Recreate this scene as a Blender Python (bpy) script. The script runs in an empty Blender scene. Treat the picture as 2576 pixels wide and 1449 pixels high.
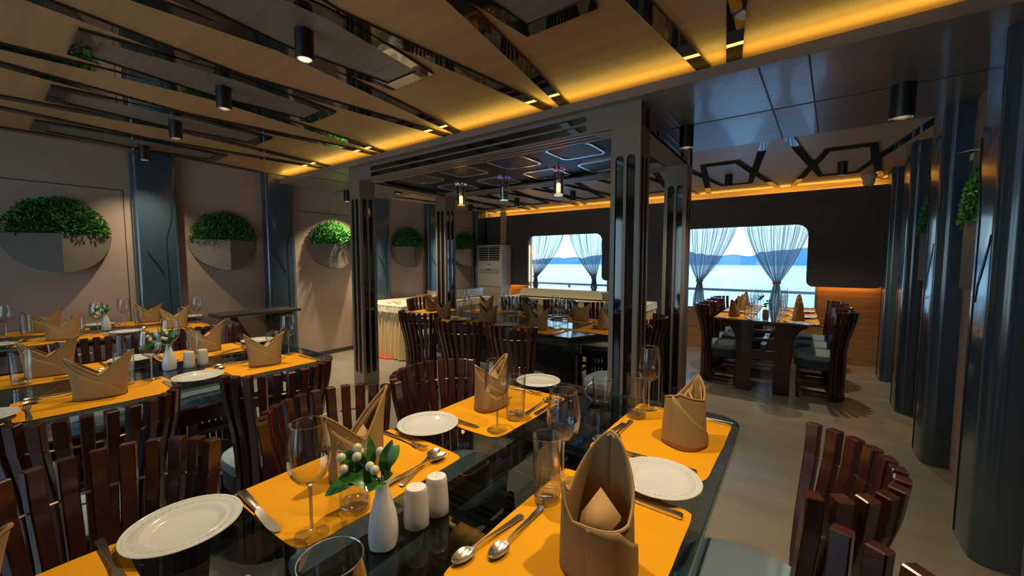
import bpy, bmesh, math, random
from math import sin, cos, pi, radians, sqrt
from mathutils import Vector, Matrix
random.seed(7)
C = bpy.context.scene.collection
PI = math.pi

# ------------------------------------------------------------------ camera
cam_d = bpy.data.cameras.new('camera'); cam = bpy.data.objects.new('camera', cam_d); C.objects.link(cam)
YAW, PITCH = radians(35.9304), radians(3.8848)
Fv = Vector((-sin(YAW)*cos(PITCH), cos(YAW)*cos(PITCH), -sin(PITCH)))
Rv = Vector((cos(YAW), sin(YAW), 0)); Uv = Rv.cross(Fv)
cam.matrix_world = Matrix(((Rv.x, Uv.x, -Fv.x, 0), (Rv.y, Uv.y, -Fv.y, 0), (Rv.z, Uv.z, -Fv.z, 1.40), (0, 0, 0, 1)))
cam_d.sensor_width = 36; cam_d.lens = 994.0/2576*36; cam_d.clip_start = 0.02; cam_d.clip_end = 3000
bpy.context.scene.camera = cam
S = bpy.context.scene
S.view_settings.view_transform = 'Standard'; S.view_settings.look = 'None'
S.view_settings.gamma = 1; S.view_settings.use_curve_mapping = False
S.view_settings.exposure = 0.85
S.cycles.use_denoising = True
S.cycles.max_bounces = 9; S.cycles.diffuse_bounces = 4; S.cycles.glossy_bounces = 4
S.cycles.transmission_bounces = 6; S.cycles.transparent_max_bounces = 24
S.cycles.caustics_reflective = False; S.cycles.caustics_refractive = False
S.cycles.sample_clamp_indirect = 4.0; S.cycles.blur_glossy = 0.6

# ------------------------------------------------------------------ sky
SKY = 1.9
w = bpy.data.worlds.new('sky'); S.world = w; w.use_nodes = True
nt = w.node_tree; nt.nodes.clear()
o_ = nt.nodes.new('ShaderNodeOutputWorld'); b_ = nt.nodes.new('ShaderNodeBackground')
tc = nt.nodes.new('ShaderNodeTexCoord'); sx = nt.nodes.new('ShaderNodeSeparateXYZ'); rp = nt.nodes.new('ShaderNodeValToRGB')
nt.links.new(tc.outputs['Generated'], sx.inputs[0]); nt.links.new(sx.outputs['Z'], rp.inputs[0])
rp.color_ramp.elements[0].position = 0.0; rp.color_ramp.elements[0].color = (0.62, 0.86, 0.98, 1)
rp.color_ramp.elements[1].position = 0.55; rp.color_ramp.elements[1].color = (0.22, 0.45, 0.85, 1)
e = rp.color_ramp.elements.new(0.12); e.color = (0.46, 0.76, 0.98, 1)
b_.inputs['Strength'].default_value = SKY
nt.links.new(rp.outputs[0], b_.inputs[0]); nt.links.new(b_.outputs[0], o_.inputs[0])

def portal(name, loc, rot, sx_, sy_):
    l = bpy.data.lights.new(name, 'AREA'); l.shape = 'RECTANGLE'; l.size = sx_; l.size_y = sy_
    l.cycles.is_portal = True
    o = bpy.data.objects.new(name, l); C.objects.link(o); o.location = loc; o.rotation_euler = rot
    return o
portal('daylight_opening', (-3.7, 7.12, 1.25), (-pi/2, 0, 0), 1.7, 1.4)
portal('daylight_opening', (-0.7, 7.12, 1.25), (-pi/2, 0, 0), 1.9, 1.4)
portal('daylight_opening', (-3.62, -2.45, 1.22), (pi/2, 0, 0), 1.8, 2.1)
portal('daylight_opening', (-1.67, -2.45, 1.22), (pi/2, 0, 0), 1.6, 2.1)
DOWNLIGHT_W = 42.0
LED_STRENGTH = 10.0

# ------------------------------------------------------------------ materials
MATS = {}
def mat(name, col, rough=0.5, metal=0.0, spec=0.5, coat=0.0, noise=None, bump=None, emit=None, sheen=0.0):
    m = bpy.data.materials.new(name); m.use_nodes = True
    nt = m.node_tree; p = nt.nodes['Principled BSDF']
    p.inputs['Base Color'].default_value = (*col, 1); p.inputs['Roughness'].default_value = rough
    p.inputs['Metallic'].default_value = metal; p.inputs['Specular IOR Level'].default_value = spec
    p.inputs['Coat Weight'].default_value = coat; p.inputs['Coat Roughness'].default_value = 0.08
    p.inputs['Sheen Weight'].default_value = sheen
    tcn = nt.nodes.new('ShaderNodeTexCoord')
    if noise:   # (scale xyz, colour2, detail)
        mp = nt.nodes.new('ShaderNodeMapping'); mp.inputs['Scale'].default_value = noise[0]
        nz = nt.nodes.new('ShaderNodeTexNoise'); nz.inputs['Scale'].default_value = 1.0; nz.inputs['Detail'].default_value = noise[2]
        mx = nt.nodes.new('ShaderNodeMix'); mx.data_type = 'RGBA'
        mx.inputs[6].default_value = (*col, 1); mx.inputs[7].default_value = (*noise[1], 1)
        cr = nt.nodes.new('ShaderNodeValToRGB'); cr.color_ramp.elements[0].position = 0.35; cr.color_ramp.elements[1].position = 0.65
        nt.links.new(tcn.outputs['Object'], mp.inputs[0]); nt.links.new(mp.outputs[0], nz.inputs['Vector'])
        nt.links.new(nz.outputs['Fac'], cr.inputs[0]); nt.links.new(cr.outputs[0], mx.inputs[0])
        nt.links.new(mx.outputs[2], p.inputs['Base Color'])
    if bump:    # (scale xyz, strength, distance)
        mp2 = nt.nodes.new('ShaderNodeMapping'); mp2.inputs['Scale'].default_value = bump[0]
        nz2 = nt.nodes.new('ShaderNodeTexNoise'); nz2.inputs['Scale'].default_value = 1.0; nz2.inputs['Detail'].default_value = 3
        bp = nt.nodes.new('ShaderNodeBump'); bp.inputs['Strength'].default_value = bump[1]; bp.inputs['Distance'].default_value = bump[2]
        nt.links.new(tcn.outputs['Object'], mp2.inputs[0]); nt.links.new(mp2.outputs[0], nz2.inputs['Vector'])
        nt.links.new(nz2.outputs['Fac'], bp.inputs['Height']); nt.links.new(bp.outputs[0], p.inputs['Normal'])
    if emit:
        p.inputs['Emission Color'].default_value = (*emit[0], 1); p.inputs['Emission Strength'].default_value = emit[1]
    return m
def glass_mat(name, tint, base=0.04, power=4.0, rough=0.0, top=0.9, edge=1.0):
    m = bpy.data.materials.new(name); m.use_nodes = True; nt = m.node_tree; nt.nodes.clear()
    o = nt.nodes.new('ShaderNodeOutputMaterial'); mx = nt.nodes.new('ShaderNodeMixShader')
    t = nt.nodes.new('ShaderNodeBsdfTransparent'); g = nt.nodes.new('ShaderNodeBsdfGlossy')
    g.inputs['Roughness'].default_value = rough
    lw = nt.nodes.new('ShaderNodeLayerWeight'); lw.inputs['Blend'].default_value = 0.5
    pw = nt.nodes.new('ShaderNodeMath'); pw.operation = 'POWER'; pw.inputs[1].default_value = power
    ma = nt.nodes.new('ShaderNodeMath'); ma.operation = 'MULTIPLY_ADD'; ma.inputs[1].default_value = top; ma.inputs[2].default_value = base
    cm = nt.nodes.new('ShaderNodeMix'); cm.data_type = 'RGBA'; cm.inputs[6].default_value = (*tint, 1); cm.inputs[7].default_value = (*[c*edge for c in tint], 1)
    nt.links.new(lw.outputs['Facing'], pw.inputs[0]); nt.links.new(pw.outputs[0], ma.inputs[0])
    nt.links.new(pw.outputs[0], cm.inputs[0]); nt.links.new(cm.outputs[2], t.inputs[0])
    nt.links.new(ma.outputs[0], mx.inputs[0]); nt.links.new(t.outputs[0], mx.inputs[1]); nt.links.new(g.outputs[0], mx.inputs[2])
    nt.links.new(mx.outputs[0], o.inputs[0])
    return m
def emit_mat(name, col, strength):
    m = bpy.data.materials.new(name); m.use_nodes = True; nt = m.node_tree; nt.nodes.clear()
    o = nt.nodes.new('ShaderNodeOutputMaterial'); e = nt.nodes.new('ShaderNodeEmission')
    e.inputs[0].default_value = (*col, 1); e.inputs[1].default_value = strength
    nt.links.new(e.outputs[0], o.inputs[0]); return m

M = {}
M['floor'] = mat('floor_vinyl', (0.275, 0.262, 0.215), 0.25, spec=0.7, noise=((1.5, 6, 1), (0.235, 0.222, 0.185), 5), bump=((3, 14, 3), 0.08, 0.01))
M['wall'] = mat('wall_suede', (0.40, 0.315, 0.265), 0.7, noise=((2.2, 2.2, 2.2), (0.36, 0.28, 0.235), 6), bump=((30, 30, 30), 0.15, 0.004))
M['wallline'] = mat('wall_joint', (0.03, 0.025, 0.02), 0.6)
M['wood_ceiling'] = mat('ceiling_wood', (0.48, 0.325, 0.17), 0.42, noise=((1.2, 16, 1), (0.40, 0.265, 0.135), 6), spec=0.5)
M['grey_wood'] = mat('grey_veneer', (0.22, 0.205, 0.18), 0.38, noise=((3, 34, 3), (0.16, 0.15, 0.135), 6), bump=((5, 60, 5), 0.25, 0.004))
M['soffit'] = mat('soffit_veneer', (0.22, 0.21, 0.195), 0.33, spec=1.0, coat=0.3, noise=((7, 40, 3), (0.16, 0.158, 0.155), 6), bump=((9, 70, 5), 0.5, 0.006))
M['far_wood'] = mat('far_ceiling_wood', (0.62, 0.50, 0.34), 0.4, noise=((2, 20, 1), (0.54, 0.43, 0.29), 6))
M['lit_veneer'] = mat('grey_veneer_lit', (0.46, 0.445, 0.41), 0.42, noise=((3, 34, 3), (0.38, 0.37, 0.34), 6))  # lit copy of the grey veneer, far ceiling light put into its colour
M['mirror'] = mat('black_mirror', (0.012, 0.011, 0.011), 0.03, spec=1.0, bump=((2.5, 1.2, 1), 0.25, 0.01))
M['mirror_flat'] = mat('black_gloss', (0.012, 0.011, 0.012), 0.05, spec=0.9)
M['bronze'] = mat('bronze_laminate', (0.24, 0.20, 0.165), 0.4, spec=0.5)
M['bronze_dark'] = mat('dark_laminate', (0.05, 0.042, 0.038), 0.35)
M['fascia'] = mat('fascia_suede', (0.088, 0.080, 0.084), 0.62, noise=((3, 3, 3), (0.07, 0.064, 0.068), 5))
M['lower_wood'] = mat('wall_wood', (0.42, 0.25, 0.13), 0.45, noise=((1.5, 1, 22), (0.25, 0.14, 0.065), 6))
M['blue'] = mat('blue_gloss_paint', (0.036, 0.072, 0.108), 0.2, spec=0.7, coat=0.4)
M['groove'] = mat('groove_shadow_gap', (0.006, 0.008, 0.012), 0.5)
M['mahogany'] = mat('mahogany', (0.048, 0.012, 0.008), 0.26, coat=0.5, noise=((30, 30, 4), (0.030, 0.008, 0.005), 4))
M['rod'] = mat('steel_rod', (0.55, 0.45, 0.38), 0.3, metal=1)
M['cushion'] = mat('velvet_slate_lit', (0.20, 0.30, 0.36), 0.8, sheen=0.5, bump=((60, 60, 60), 0.2, 0.002))  # seat top as lit, the light put into the velvet colour
M['skirt'] = mat('velvet_slate_shaded', (0.022, 0.045, 0.09), 0.75, sheen=0.25)  # side of the same seat, its shade put into the colour
M['mat'] = mat('mustard_cloth', (0.61, 0.275, 0.003), 0.8, spec=0.2, noise=((8, 8, 8), (0.58, 0.258, 0.003), 4), bump=((260, 260, 60), 0.22, 0.001))
M['napkin'] = mat('tan_twill', (0.335, 0.208, 0.085), 0.85, spec=0.2, bump=((420, 420, 420), 0.35, 0.001), noise=((12, 12, 12), (0.305, 0.188, 0.078), 4))
M['plate'] = mat('porcelain', (0.52, 0.54, 0.53), 0.12, spec=0.6)
M['white'] = mat('white_ceramic', (0.66, 0.67, 0.65), 0.15, spec=0.6)
M['steel'] = mat('cutlery_steel', (0.78, 0.75, 0.70), 0.22, metal=1)
M['hole'] = mat('dark_hole', (0.02, 0.02, 0.02), 0.6)
M['glass'] = glass_mat('clear_glass', (0.975, 0.98, 0.975), base=0.045, power=2.6, top=0.9, edge=0.85)
M['rim'] = glass_mat('glass_highlight', (0.9, 0.92, 0.9), base=0.35, power=1.2, top=0.5, edge=0.9, rough=0.18)  # extra reflective glass, added as a highlight outline on rims, stems and handles
M['pane'] = glass_mat('window_glass', (0.95, 0.97, 0.97), base=0.03)
M['tableglass'] = glass_mat('table_glass', (0.60, 0.66, 0.66), base=0.045, power=3.4, top=0.8)
M['glass_edge'] = mat('glass_edge_green', (0.10, 0.15, 0.14), 0.15, spec=0.8)
M['solidglass'] = glass_mat('thick_glass', (0.96, 0.97, 0.95), base=0.12, power=1.8, top=0.8, edge=0.75, rough=0.03)
M['leaf'] = mat('artificial_leaf', (0.02, 0.125, 0.015), 0.5, noise=((25, 25, 25), (0.055, 0.27, 0.03), 3))
M['leaf2'] = mat('leaf_dark', (0.022, 0.12, 0.015), 0.32, noise=((60, 60, 60), (0.05, 0.19, 0.03), 3))
M['leafcore'] = mat('leaf_core_shade', (0.008, 0.035, 0.006), 0.8)
M['stem'] = mat('stem_green', (0.03, 0.07, 0.02), 0.6)
M['berry'] = mat('cream_berry', (0.55, 0.52, 0.36), 0.3)
M['planter'] = mat('woven_planter', (0.19, 0.17, 0.145), 0.8)
M['black'] = mat('black_metal', (0.012, 0.011, 0.011), 0.4)
M['lampface'] = emit_mat('lamp_face', (1.0, 0.74, 0.42), 6.0)
M['ledstrip'] = emit_mat('led_strip_amber', (1.0, 0.62, 0.10), LED_STRENGTH)
M['ledorange'] = emit_mat('led_strip_orange', (1.0, 0.40, 0.04), LED_STRENGTH*1.5)
M['tabledark'] = mat('charcoal_lacquer', (0.018, 0.018, 0.02), 0.25, spec=0.6, coat=0.5)
M['tableslate'] = mat('charcoal_apron', (0.045, 0.045, 0.047), 0.4)
M['acwhite'] = mat('white_plastic', (0.68, 0.66, 0.60), 0.4)
M['acgrey'] = mat('grey_plastic', (0.45, 0.44, 0.41), 0.35)
M['acdark'] = mat('vent_dark', (0.02, 0.018, 0.016), 0.6)
M['linen'] = mat('white_linen', (0.76, 0.70, 0.55), 0.7, noise=((14, 14, 14), (0.66, 0.60, 0.46), 4), bump=((9, 9, 9), 0.5, 0.03))
M['gold'] = mat('gold_satin', (0.78, 0.56, 0.24), 0.42, sheen=0.5, spec=0.6)
M['red'] = mat('red_cloth', (0.62, 0.05, 0.02), 0.8)
M['curtain'] = None
M['inox'] = mat('stainless', (0.55, 0.56, 0.57), 0.22, metal=1)
M['cream'] = mat('cream_panel', (0.80, 0.78, 0.55), 0.35)
M['conduit'] = mat('ivory_conduit', (0.55, 0.42, 0.24), 0.5)
M['water'] = mat('river_water', (0.26, 0.50, 0.60), 0.15, spec=0.6, bump=((0.35, 1.6, 1), 0.35, 0.4))
M['hill'] = mat('haze_tinted_trees', (0.12, 0.29, 0.38), 0.9, noise=((0.05, 0.05, 0.08), (0.09, 0.23, 0.32), 5))  # blue haze of distance is mixed into the tree colour
M['rail'] = mat('grey_rail', (0.18, 0.24, 0.28), 0.5)
M['deck'] = mat('white_deck', (0.72, 0.76, 0.76), 0.4)
def curtain_mat():
    m = bpy.data.materials.new('sheer_curtain'); m.use_nodes = True; nt = m.node_tree; nt.nodes.clear()
    o = nt.nodes.new('ShaderNodeOutputMaterial'); mx = nt.nodes.new('ShaderNodeMixShader'); m2 = nt.nodes.new('ShaderNodeMixShader')
    t = nt.nodes.new('ShaderNodeBsdfTransparent'); d = nt.nodes.new('ShaderNodeBsdfDiffuse'); tl = nt.nodes.new('ShaderNodeBsdfTranslucent')
    d.inputs[0].default_value = (0.30, 0.30, 0.29, 1); tl.inputs[0].default_value = (0.34, 0.35, 0.36, 1)
    lw = nt.nodes.new('ShaderNodeLayerWeight'); lw.inputs['Blend'].default_value = 0.5
    ma = nt.nodes.new('ShaderNodeMath'); ma.operation = 'MULTIPLY_ADD'; ma.inputs[1].default_value = 0.7; ma.inputs[2].default_value = 0.52; ma.use_clamp = True
    m2.inputs[0].default_value = 0.5
    nt.links.new(lw.outputs['Facing'], ma.inputs[0]); nt.links.new(ma.outputs[0], mx.inputs[0])
    nt.links.new(d.outputs[0], m2.inputs[1]); nt.links.new(tl.outputs[0], m2.inputs[2])
    nt.links.new(t.outputs[0], mx.inputs[1]); nt.links.new(m2.outputs[0], mx.inputs[2]); nt.links.new(mx.outputs[0], o.inputs[0])
    return m
M['curtain'] = curtain_mat()
def weave(m, sc, strength, rot=0.785):
    nt = m.node_tree; p = nt.nodes['Principled BSDF']; tc = nt.nodes.new('ShaderNodeTexCoord')
    mp = nt.nodes.new('ShaderNodeMapping'); mp.inputs['Rotation'].default_value = (0, rot, rot)
    wv = nt.nodes.new('ShaderNodeTexWave'); wv.inputs['Scale'].default_value = sc; wv.inputs['Distortion'].default_value = 1.5
    bp = nt.nodes.new('ShaderNodeBump'); bp.inputs['Strength'].default_value = strength; bp.inputs['Distance'].default_value = 0.004
    nt.links.new(tc.outputs['Object'], mp.inputs[0]); nt.links.new(mp.outputs[0], wv.inputs['Vector'])
    nt.links.new(wv.outputs['Fac'], bp.inputs['Height']); nt.links.new(bp.outputs[0], p.inputs['Normal'])
weave(M['planter'], 32, 1.0)

# ------------------------------------------------------------------ mesh helpers
class MB:
    def __init__(s): s.v = []; s.f = []
    def add(s, vs, fs):
        b = len(s.v); s.v += [tuple(v) for v in vs]; s.f += [tuple(i+b for i in f) for f in fs]; return s
    def box(s, c, d, rz=0.0, mtx=None):
        x, y, z = d[0]/2, d[1]/2, d[2]/2
        vs = [Vector((i*x, j*y, k*z)) for i in (-1, 1) for j in (-1, 1) for k in (-1, 1)]
        R = Matrix.Rotation(rz, 3, 'Z') if mtx is None else mtx
        vs = [R @ v + Vector(c) for v in vs]
        return s.add(vs, [(0, 1, 3, 2), (4, 6, 7, 5), (0, 4, 5, 1), (2, 3, 7, 6), (0, 2, 6, 4), (1, 5, 7, 3)])
    def lathe(s, prof, n=32, c=(0, 0, 0), sy=1.0, cap0=False, cap1=False):
        vs = []
        for r, z in prof:
            for i in range(n):
                a = 2*pi*i/n; vs.append((c[0]+r*cos(a), c[1]+r*sin(a)*sy, c[2]+z))
        fs = []
        for k in range(len(prof)-1):
            for i in range(n):
                j = (i+1) % n; fs.append((k*n+i, k*n+j, (k+1)*n+j, (k+1)*n+i))
        if cap0: fs.append(tuple(reversed(range(n))))
        if cap1: fs.append(tuple((len(prof)-1)*n+i for i in range(n)))
        return s.add(vs, fs)
    def tube(s, pts, r, n=8, cap=True):
        pts = [Vector(p) for p in pts]; vs = []; fs = []
        rr = r if isinstance(r, (list, tuple)) else [r]*len(pts)
        up = Vector((0, 0, 1))
        for k, p in enumerate(pts):
            t = (pts[min(k+1, len(pts)-1)] - pts[max(k-1, 0)]).normalized()
            a = t.cross(up)
            if a.length < 1e-3: a = t.cross(Vector((1, 0, 0)))
            a.normalize(); b = t.cross(a)
            for i in range(n):
                q = 2*pi*i/n; vs.append(p + (a*cos(q) + b*sin(q))*rr[k])
        for k in range(len(pts)-1):
            for i in range(n):
                j = (i+1) % n; fs.append((k*n+i, k*n+j, (k+1)*n+j, (k+1)*n+i))
        if cap: fs.append(tuple(reversed(range(n)))); fs.append(tuple((len(pts)-1)*n+i for i in range(n)))
        return s.add(vs, fs)
    def ribbon(s, pts, wid, thick, side):   # sweep a rectangle; side(k) gives the width direction
        vs = []; fs = []; n = len(pts)
        for k in range(n):
            p = Vector(pts[k]); t = (Vector(pts[min(k+1, n-1)]) - Vector(pts[max(k-1, 0)])).normalized()
            a = Vector(side(k)); a = (a - t*a.dot(t)).normalized(); b = t.cross(a)
            ww = wid[k] if isinstance(wid, (list, tuple)) else wid
            tt = thick[k] if isinstance(thick, (list, tuple)) else thick
            for i, j in ((-1, -1), (1, -1), (1, 1), (-1, 1)): vs.append(p + a*(i*ww/2) + b*(j*tt/2))
        for k in range(n-1):
            for i in range(4):
                j = (i+1) % 4; fs.append((k*4+i, k*4+j, (k+1)*4+j, (k+1)*4+i))
        fs.append((3, 2, 1, 0)); fs.append(tuple((n-1)*4+i for i in range(4)))
        return s.add(vs, fs)
    def prism(s, poly, z0, z1, fn=None):
        n = len(poly); fn = fn or (lambda x, y, z: (x, y, z))
        vs = [fn(x, y, z0) for x, y in poly] + [fn(x, y, z1) for x, y in poly]
        fs = [tuple(reversed(range(n))), tuple(range(n, 2*n))] + [(i, (i+1) % n, n+(i+1) % n, n+i) for i in range(n)]
        return s.add(vs, fs)
    def mesh(s, name, m, smooth=False, bevel=0.0, segs=2, angle=35):
        me = bpy.data.meshes.new(name); me.from_pydata([tuple(v) for v in s.v], [], s.f)
        bm = bmesh.new(); bm.from_mesh(me); bmesh.ops.recalc_face_normals(bm, faces=bm.faces)
        if bevel > 0:
            ed = [e for e in bm.edges if len(e.link_faces) == 2 and e.calc_face_angle(0) > radians(angle)]
            bmesh.ops.bevel(bm, geom=ed, offset=bevel, segments=segs, profile=0.6, affect='EDGES', clamp_overlap=True)
        bm.to_mesh(me); bm.free()
        if smooth:
            for p in me.polygons: p.use_smooth = True
            try: me.set_sharp_from_angle(angle=radians(40))
            except Exception: pass
        me.materials.append(m)
        return me
    def build(s, name, m, parent=None, smooth=False, bevel=0.0, segs=2, label=None, angle=35):
        o = bpy.data.objects.new(name, s.mesh(name, m, smooth, bevel, segs, angle)); C.objects.link(o)
        if parent is not None: o.parent = parent
        if label: o['label'] = label
        return o
def tag(o, label, cat, group=None):
    o['label'] = label; o['category'] = cat
    if group: o['group'] = group
    return o
def thing(name, label, cat, loc=(0, 0, 0), rz=0.0, group=None):
    o = bpy.data.objects.new(name, None); C.objects.link(o); o.empty_display_size = 0.05
    o.location = loc; o.rotation_euler = (0, 0, rz); return tag(o, label, cat, group)
def struct(o):
    o['kind'] = 'structure'; return o
CH = {}
def part(mb, name, m, parent, **k):
    o = mb.build(name, m, parent, **k); CH.setdefault(parent.name, []).append(o); return o
def dup(root, loc, rz, label, group=None, scale=None):
    r = root.copy(); C.objects.link(r); r.location = loc; r.rotation_euler = (0, 0, rz); r['label'] = label
    if group: r['group'] = group
    if scale: r.scale = scale
    def rec(src, dst):
        for ch in CH.get(src.name, []):
            c = ch.copy(); C.objects.link(c); c.parent = dst; rec(ch, c)
    rec(root, r)
    return r
class Proto:
    """first use places the thing itself, later uses are copies"""
    def __init__(s, make): s.make = make; s.src = None
    def put(s, loc, rz, label, group=None, scale=None):
        if s.src is None:
            s.src = s.make(); s.src.location = loc; s.src.rotation_euler = (0, 0, rz); s.src['label'] = label
            if group: s.src['group'] = group
            if scale: s.src.scale = scale
            return s.src
        return dup(s.src, loc, rz, label, group, scale)
def rrect(x0, y0, x1, y1, r, n=6):
    rs = r if isinstance(r, (list, tuple)) else [r]*4   # corners: x1y0? order: x0y0,x1y0,x1y1,x0y1
    cs = [(x0, y0, pi), (x1, y0, 1.5*pi), (x1, y1, 0), (x0, y1, 0.5*pi)]; out = []
    for (cx, cy, a0), r_ in zip(cs, rs):
        if r_ <= 1e-6: out.append((cx, cy)); continue
        ox = cx + (r_ if cx == x0 else -r_); oy = cy + (r_ if cy == y0 else -r_)
        for i in range(n+1):
            a = a0 + i*(pi/2)/n; out.append((ox + r_*cos(a), oy + r_*sin(a)))
    return out
def plate_mesh(name, outer, holes, thick, m):
    """flat plate with holes; lies in XY, thickness centred on z"""
    cu = bpy.data.curves.new(name, 'CURVE'); cu.dimensions = '2D'; cu.fill_mode = 'BOTH'; cu.extrude = thick/2
    for poly in [outer] + list(holes):
        sp = cu.splines.new('POLY'); sp.points.add(len(poly)-1)
        for i, (x, y) in enumerate(poly): sp.points[i].co = (x, y, 0, 1)
        sp.use_cyclic_u = True
    t = bpy.data.objects.new(name, cu); C.objects.link(t)
    dg = bpy.context.evaluated_depsgraph_get(); dg.update()
    me = bpy.data.meshes.new_from_object(t.evaluated_get(dg)); bpy.data.objects.remove(t); bpy.data.curves.remove(cu)
    me.name = name; me.materials.clear(); me.materials.append(m)
    return me
def plate(name, outer, holes, thick, m, parent, fn):
    """fn maps (u, v, w) to xyz"""
    me = plate_mesh(name, outer, holes, thick, m)
    for v in me.vertices: v.co = fn(*v.co)
    bm = bmesh.new(); bm.from_mesh(me); bmesh.ops.remove_doubles(bm, verts=bm.verts, dist=1e-5)
    bmesh.ops.recalc_face_normals(bm, faces=bm.faces); bm.to_mesh(me); bm.free()
    for p in me.polygons: p.use_smooth = False
    o = bpy.data.objects.new(name, me); C.objects.link(o)
    if parent is not None: o.parent = parent; CH.setdefault(parent.name, []).append(o)
    return o

# ------------------------------------------------------------------ room shell
YB, YW = -2.3, 6.95       # near wall, far (window) wood wall
XL = -5.7
def xr(y): return 0.845 + 0.02*(y-2.5)     # right wall, very slightly out of square
ZN, ZS, ZF = 2.54, 2.42, 2.46
struct(MB().box((-2.35, 1.9, -0.05), (7.6, 10.9, 0.1)).build('floor', M['floor']))
# left wall with its joints
wl = struct(MB().box((XL-0.06, 1.85, 1.3), (0.12, 10.6, 2.62)).build('wall_left', M['wall']))
j = MB()
for y0, y1, zt in ((0.10, 1.0, 2.13), (1.47, 2.22, 1e9), (2.75, 3.83, 2.10), (4.3, 5.0, 1e9), (5.45, 6.38, 2.10)):
    if zt < 1e8:
        j.box((XL+0.001, (y0+y1)/2, zt), (0.004, y1-y0, 0.008)); j.box((XL+0.001, y1-0.005, zt/2), (0.004, 0.006, zt))
j.build('joint', M['wallline'], wl)
MB().box((XL+0.006, 1.85, 0.03), (0.012, 10.4, 0.06)).build('baseboard', M['bronze_dark'], wl)
# right wall
def rw(u, v, wth): return (xr(u) + 0.06 + wth, u, v)
struct(plate('wall_right', [(YB-0.05, 0), (7.1, 0), (7.1, 2.6), (YB-0.05, 2.6)], [], 0.12, M['wall'], None, rw))
# far wall: wood with two window holes
W1 = (-4.62, 0.62, -2.85, 2.02); W2 = (-1.66, 0.62, 0.235, 2.02)
def fw(u, v, wth): return (u, YW + 0.05 + wth, v)
h1 = rrect(W1[0], W1[1], W1[2], W1[3], 0.12); h2 = rrect(W2[0], W2[1], W2[2], W2[3], 0.12)
wb = struct(plate('wall_back', [(XL-0.1, 0), (1.1, 0), (1.1, 2.6), (XL-0.1, 2.6)], [h1, h2], 0.10, M['lower_wood'], None, fw))
# dark upholstered fascia standing proud of the wood, lit from behind
def arc(cx, cy, r, a0, a1, n=6): return [(cx+r*cos(a0+(a1-a0)*i/n), cy+r*sin(a0+(a1-a0)*i/n)) for i in range(n+1)]
f_o = [(-5.66, 2.36), (-5.66, 0.90), (-4.53, 0.90)]
f_o += [(-4.53, 1.76)] + arc(-4.39, 1.77, 0.14, pi, pi/2) + arc(-3.05, 1.77, 0.14, pi/2, 0)[:-1] + [(-2.91, 1.60), (-2.91, 1.13)]
f_o += arc(-2.83, 1.13, 0.08, pi, 1.5*pi) + arc(-2.70, 0.97, 0.08, pi/2, 0)[:0] + [(-2.60, 1.05), (-2.60, 0.12), (-1.78, 0.12), (-1.78, 0.98)]
f_o += [(-1.53, 0.98), (-1.53, 1.76)] + arc(-1.39, 1.77, 0.14, pi, pi/2) + arc(-0.05, 1.77, 0.14, pi/2, 0) + [(0.09, 1.60), (0.09, 1.13)]
f_o += arc(0.17, 1.13, 0.08, pi, 1.5*pi) + arc(0.80, 1.13, 0.08, 1.5*pi, 2*pi) + [(0.88, 2.36)]
fa = plate('fascia', f_o, [], 0.05, M['fascia'], wb, lambda u, v, wd: (u, 6.825+wd, v)); fa['label'] = 'dark upholstered fascia panel'
# near wall (behind the camera) with two windows
def nw(u, v, wth): return (u, YB - 0.05 + wth, v)
struct(plate('wall_front', [(XL-0.1, 0), (1.1, 0), (1.1, 2.6), (XL-0.1, 2.6)], [rrect(-4.5, 0.2, -2.75, 2.25, 0.12), rrect(-2.45, 0.2, -0.9, 2.25, 0.12)], 0.10, M['lower_wood'], None, nw))
# windows
def window(n, W, y, mull=True):
    r = bpy.data.objects.new('window_%d' % n, None); C.objects.link(r); r.location = ((W[0]+W[2])/2, y, W[1]); struct(r)
    cx = (W[0]+W[2])/2
    o = rrect(W[0], W[1], W[2], W[3], 0.12); i = rrect(W[0]+0.035, W[1]+0.035, W[2]-0.035, W[3]-0.035, 0.09)
    plate('window_frame', o, [i], 0.05, M['bronze'], r, lambda u, v, wd: (u-cx, wd, v-W[1]))
    plate('pane', rrect(W[0]+0.03, W[1]+0.03, W[2]-0.03, W[3]-0.03, 0.09), [], 0.006, M['pane'], r, lambda u, v, wd: (u-cx, wd, v-W[1]))
window(1, W1, YW+0.07); window(2, W2, YW+0.07)
window(3, (-4.5, 0.2, -2.75, 2.25), YB-0.06); window(4, (-2.45, 0.2, -0.9, 2.25), YB-0.06)

# ceiling: near wood field, lower soffit band, far wood field
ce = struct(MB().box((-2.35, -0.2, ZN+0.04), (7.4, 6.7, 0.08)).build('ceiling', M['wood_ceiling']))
sf = MB().box((-2.35, 3.28, ZS+0.025), (7.3, 1.55, 0.05)); MBs = sf.build('soffit', M['soffit'], ce, label='grey veneer dropped soffit band')
MB().box((-2.35, 2.494, 2.447), (7.3, 0.012, 0.058)).build('cove_lip', M['bronze'], ce)
sm = MB()
sm.box((-2.35, 3.255, ZS-0.001), (7.2, 0.007, 0.003))
def seam(a, b, wd=0.008):
    a = Vector((*a, ZS-0.001)); b = Vector((*b, ZS-0.001)); sm.ribbon([a, b], wd, 0.003, lambda k: Vector((0, 0, 1)).cross(b-a))
seam((-0.215, 2.51), (-0.15, 4.05)); seam((0.0, 2.51), (0.085, 4.05)); seam((-4.35, 2.51), (-4.5, 4.05)); seam((-4.85, 2.51), (-4.65, 4.05))
sm.build('seam', M['wallline'], ce)
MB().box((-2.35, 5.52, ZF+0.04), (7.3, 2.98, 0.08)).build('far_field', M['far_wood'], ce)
MB().box((-2.35, 3.3, 2.66), (7.6, 7.6, 0.04)).build('deckhead', M['bronze_dark'], ce)
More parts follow.
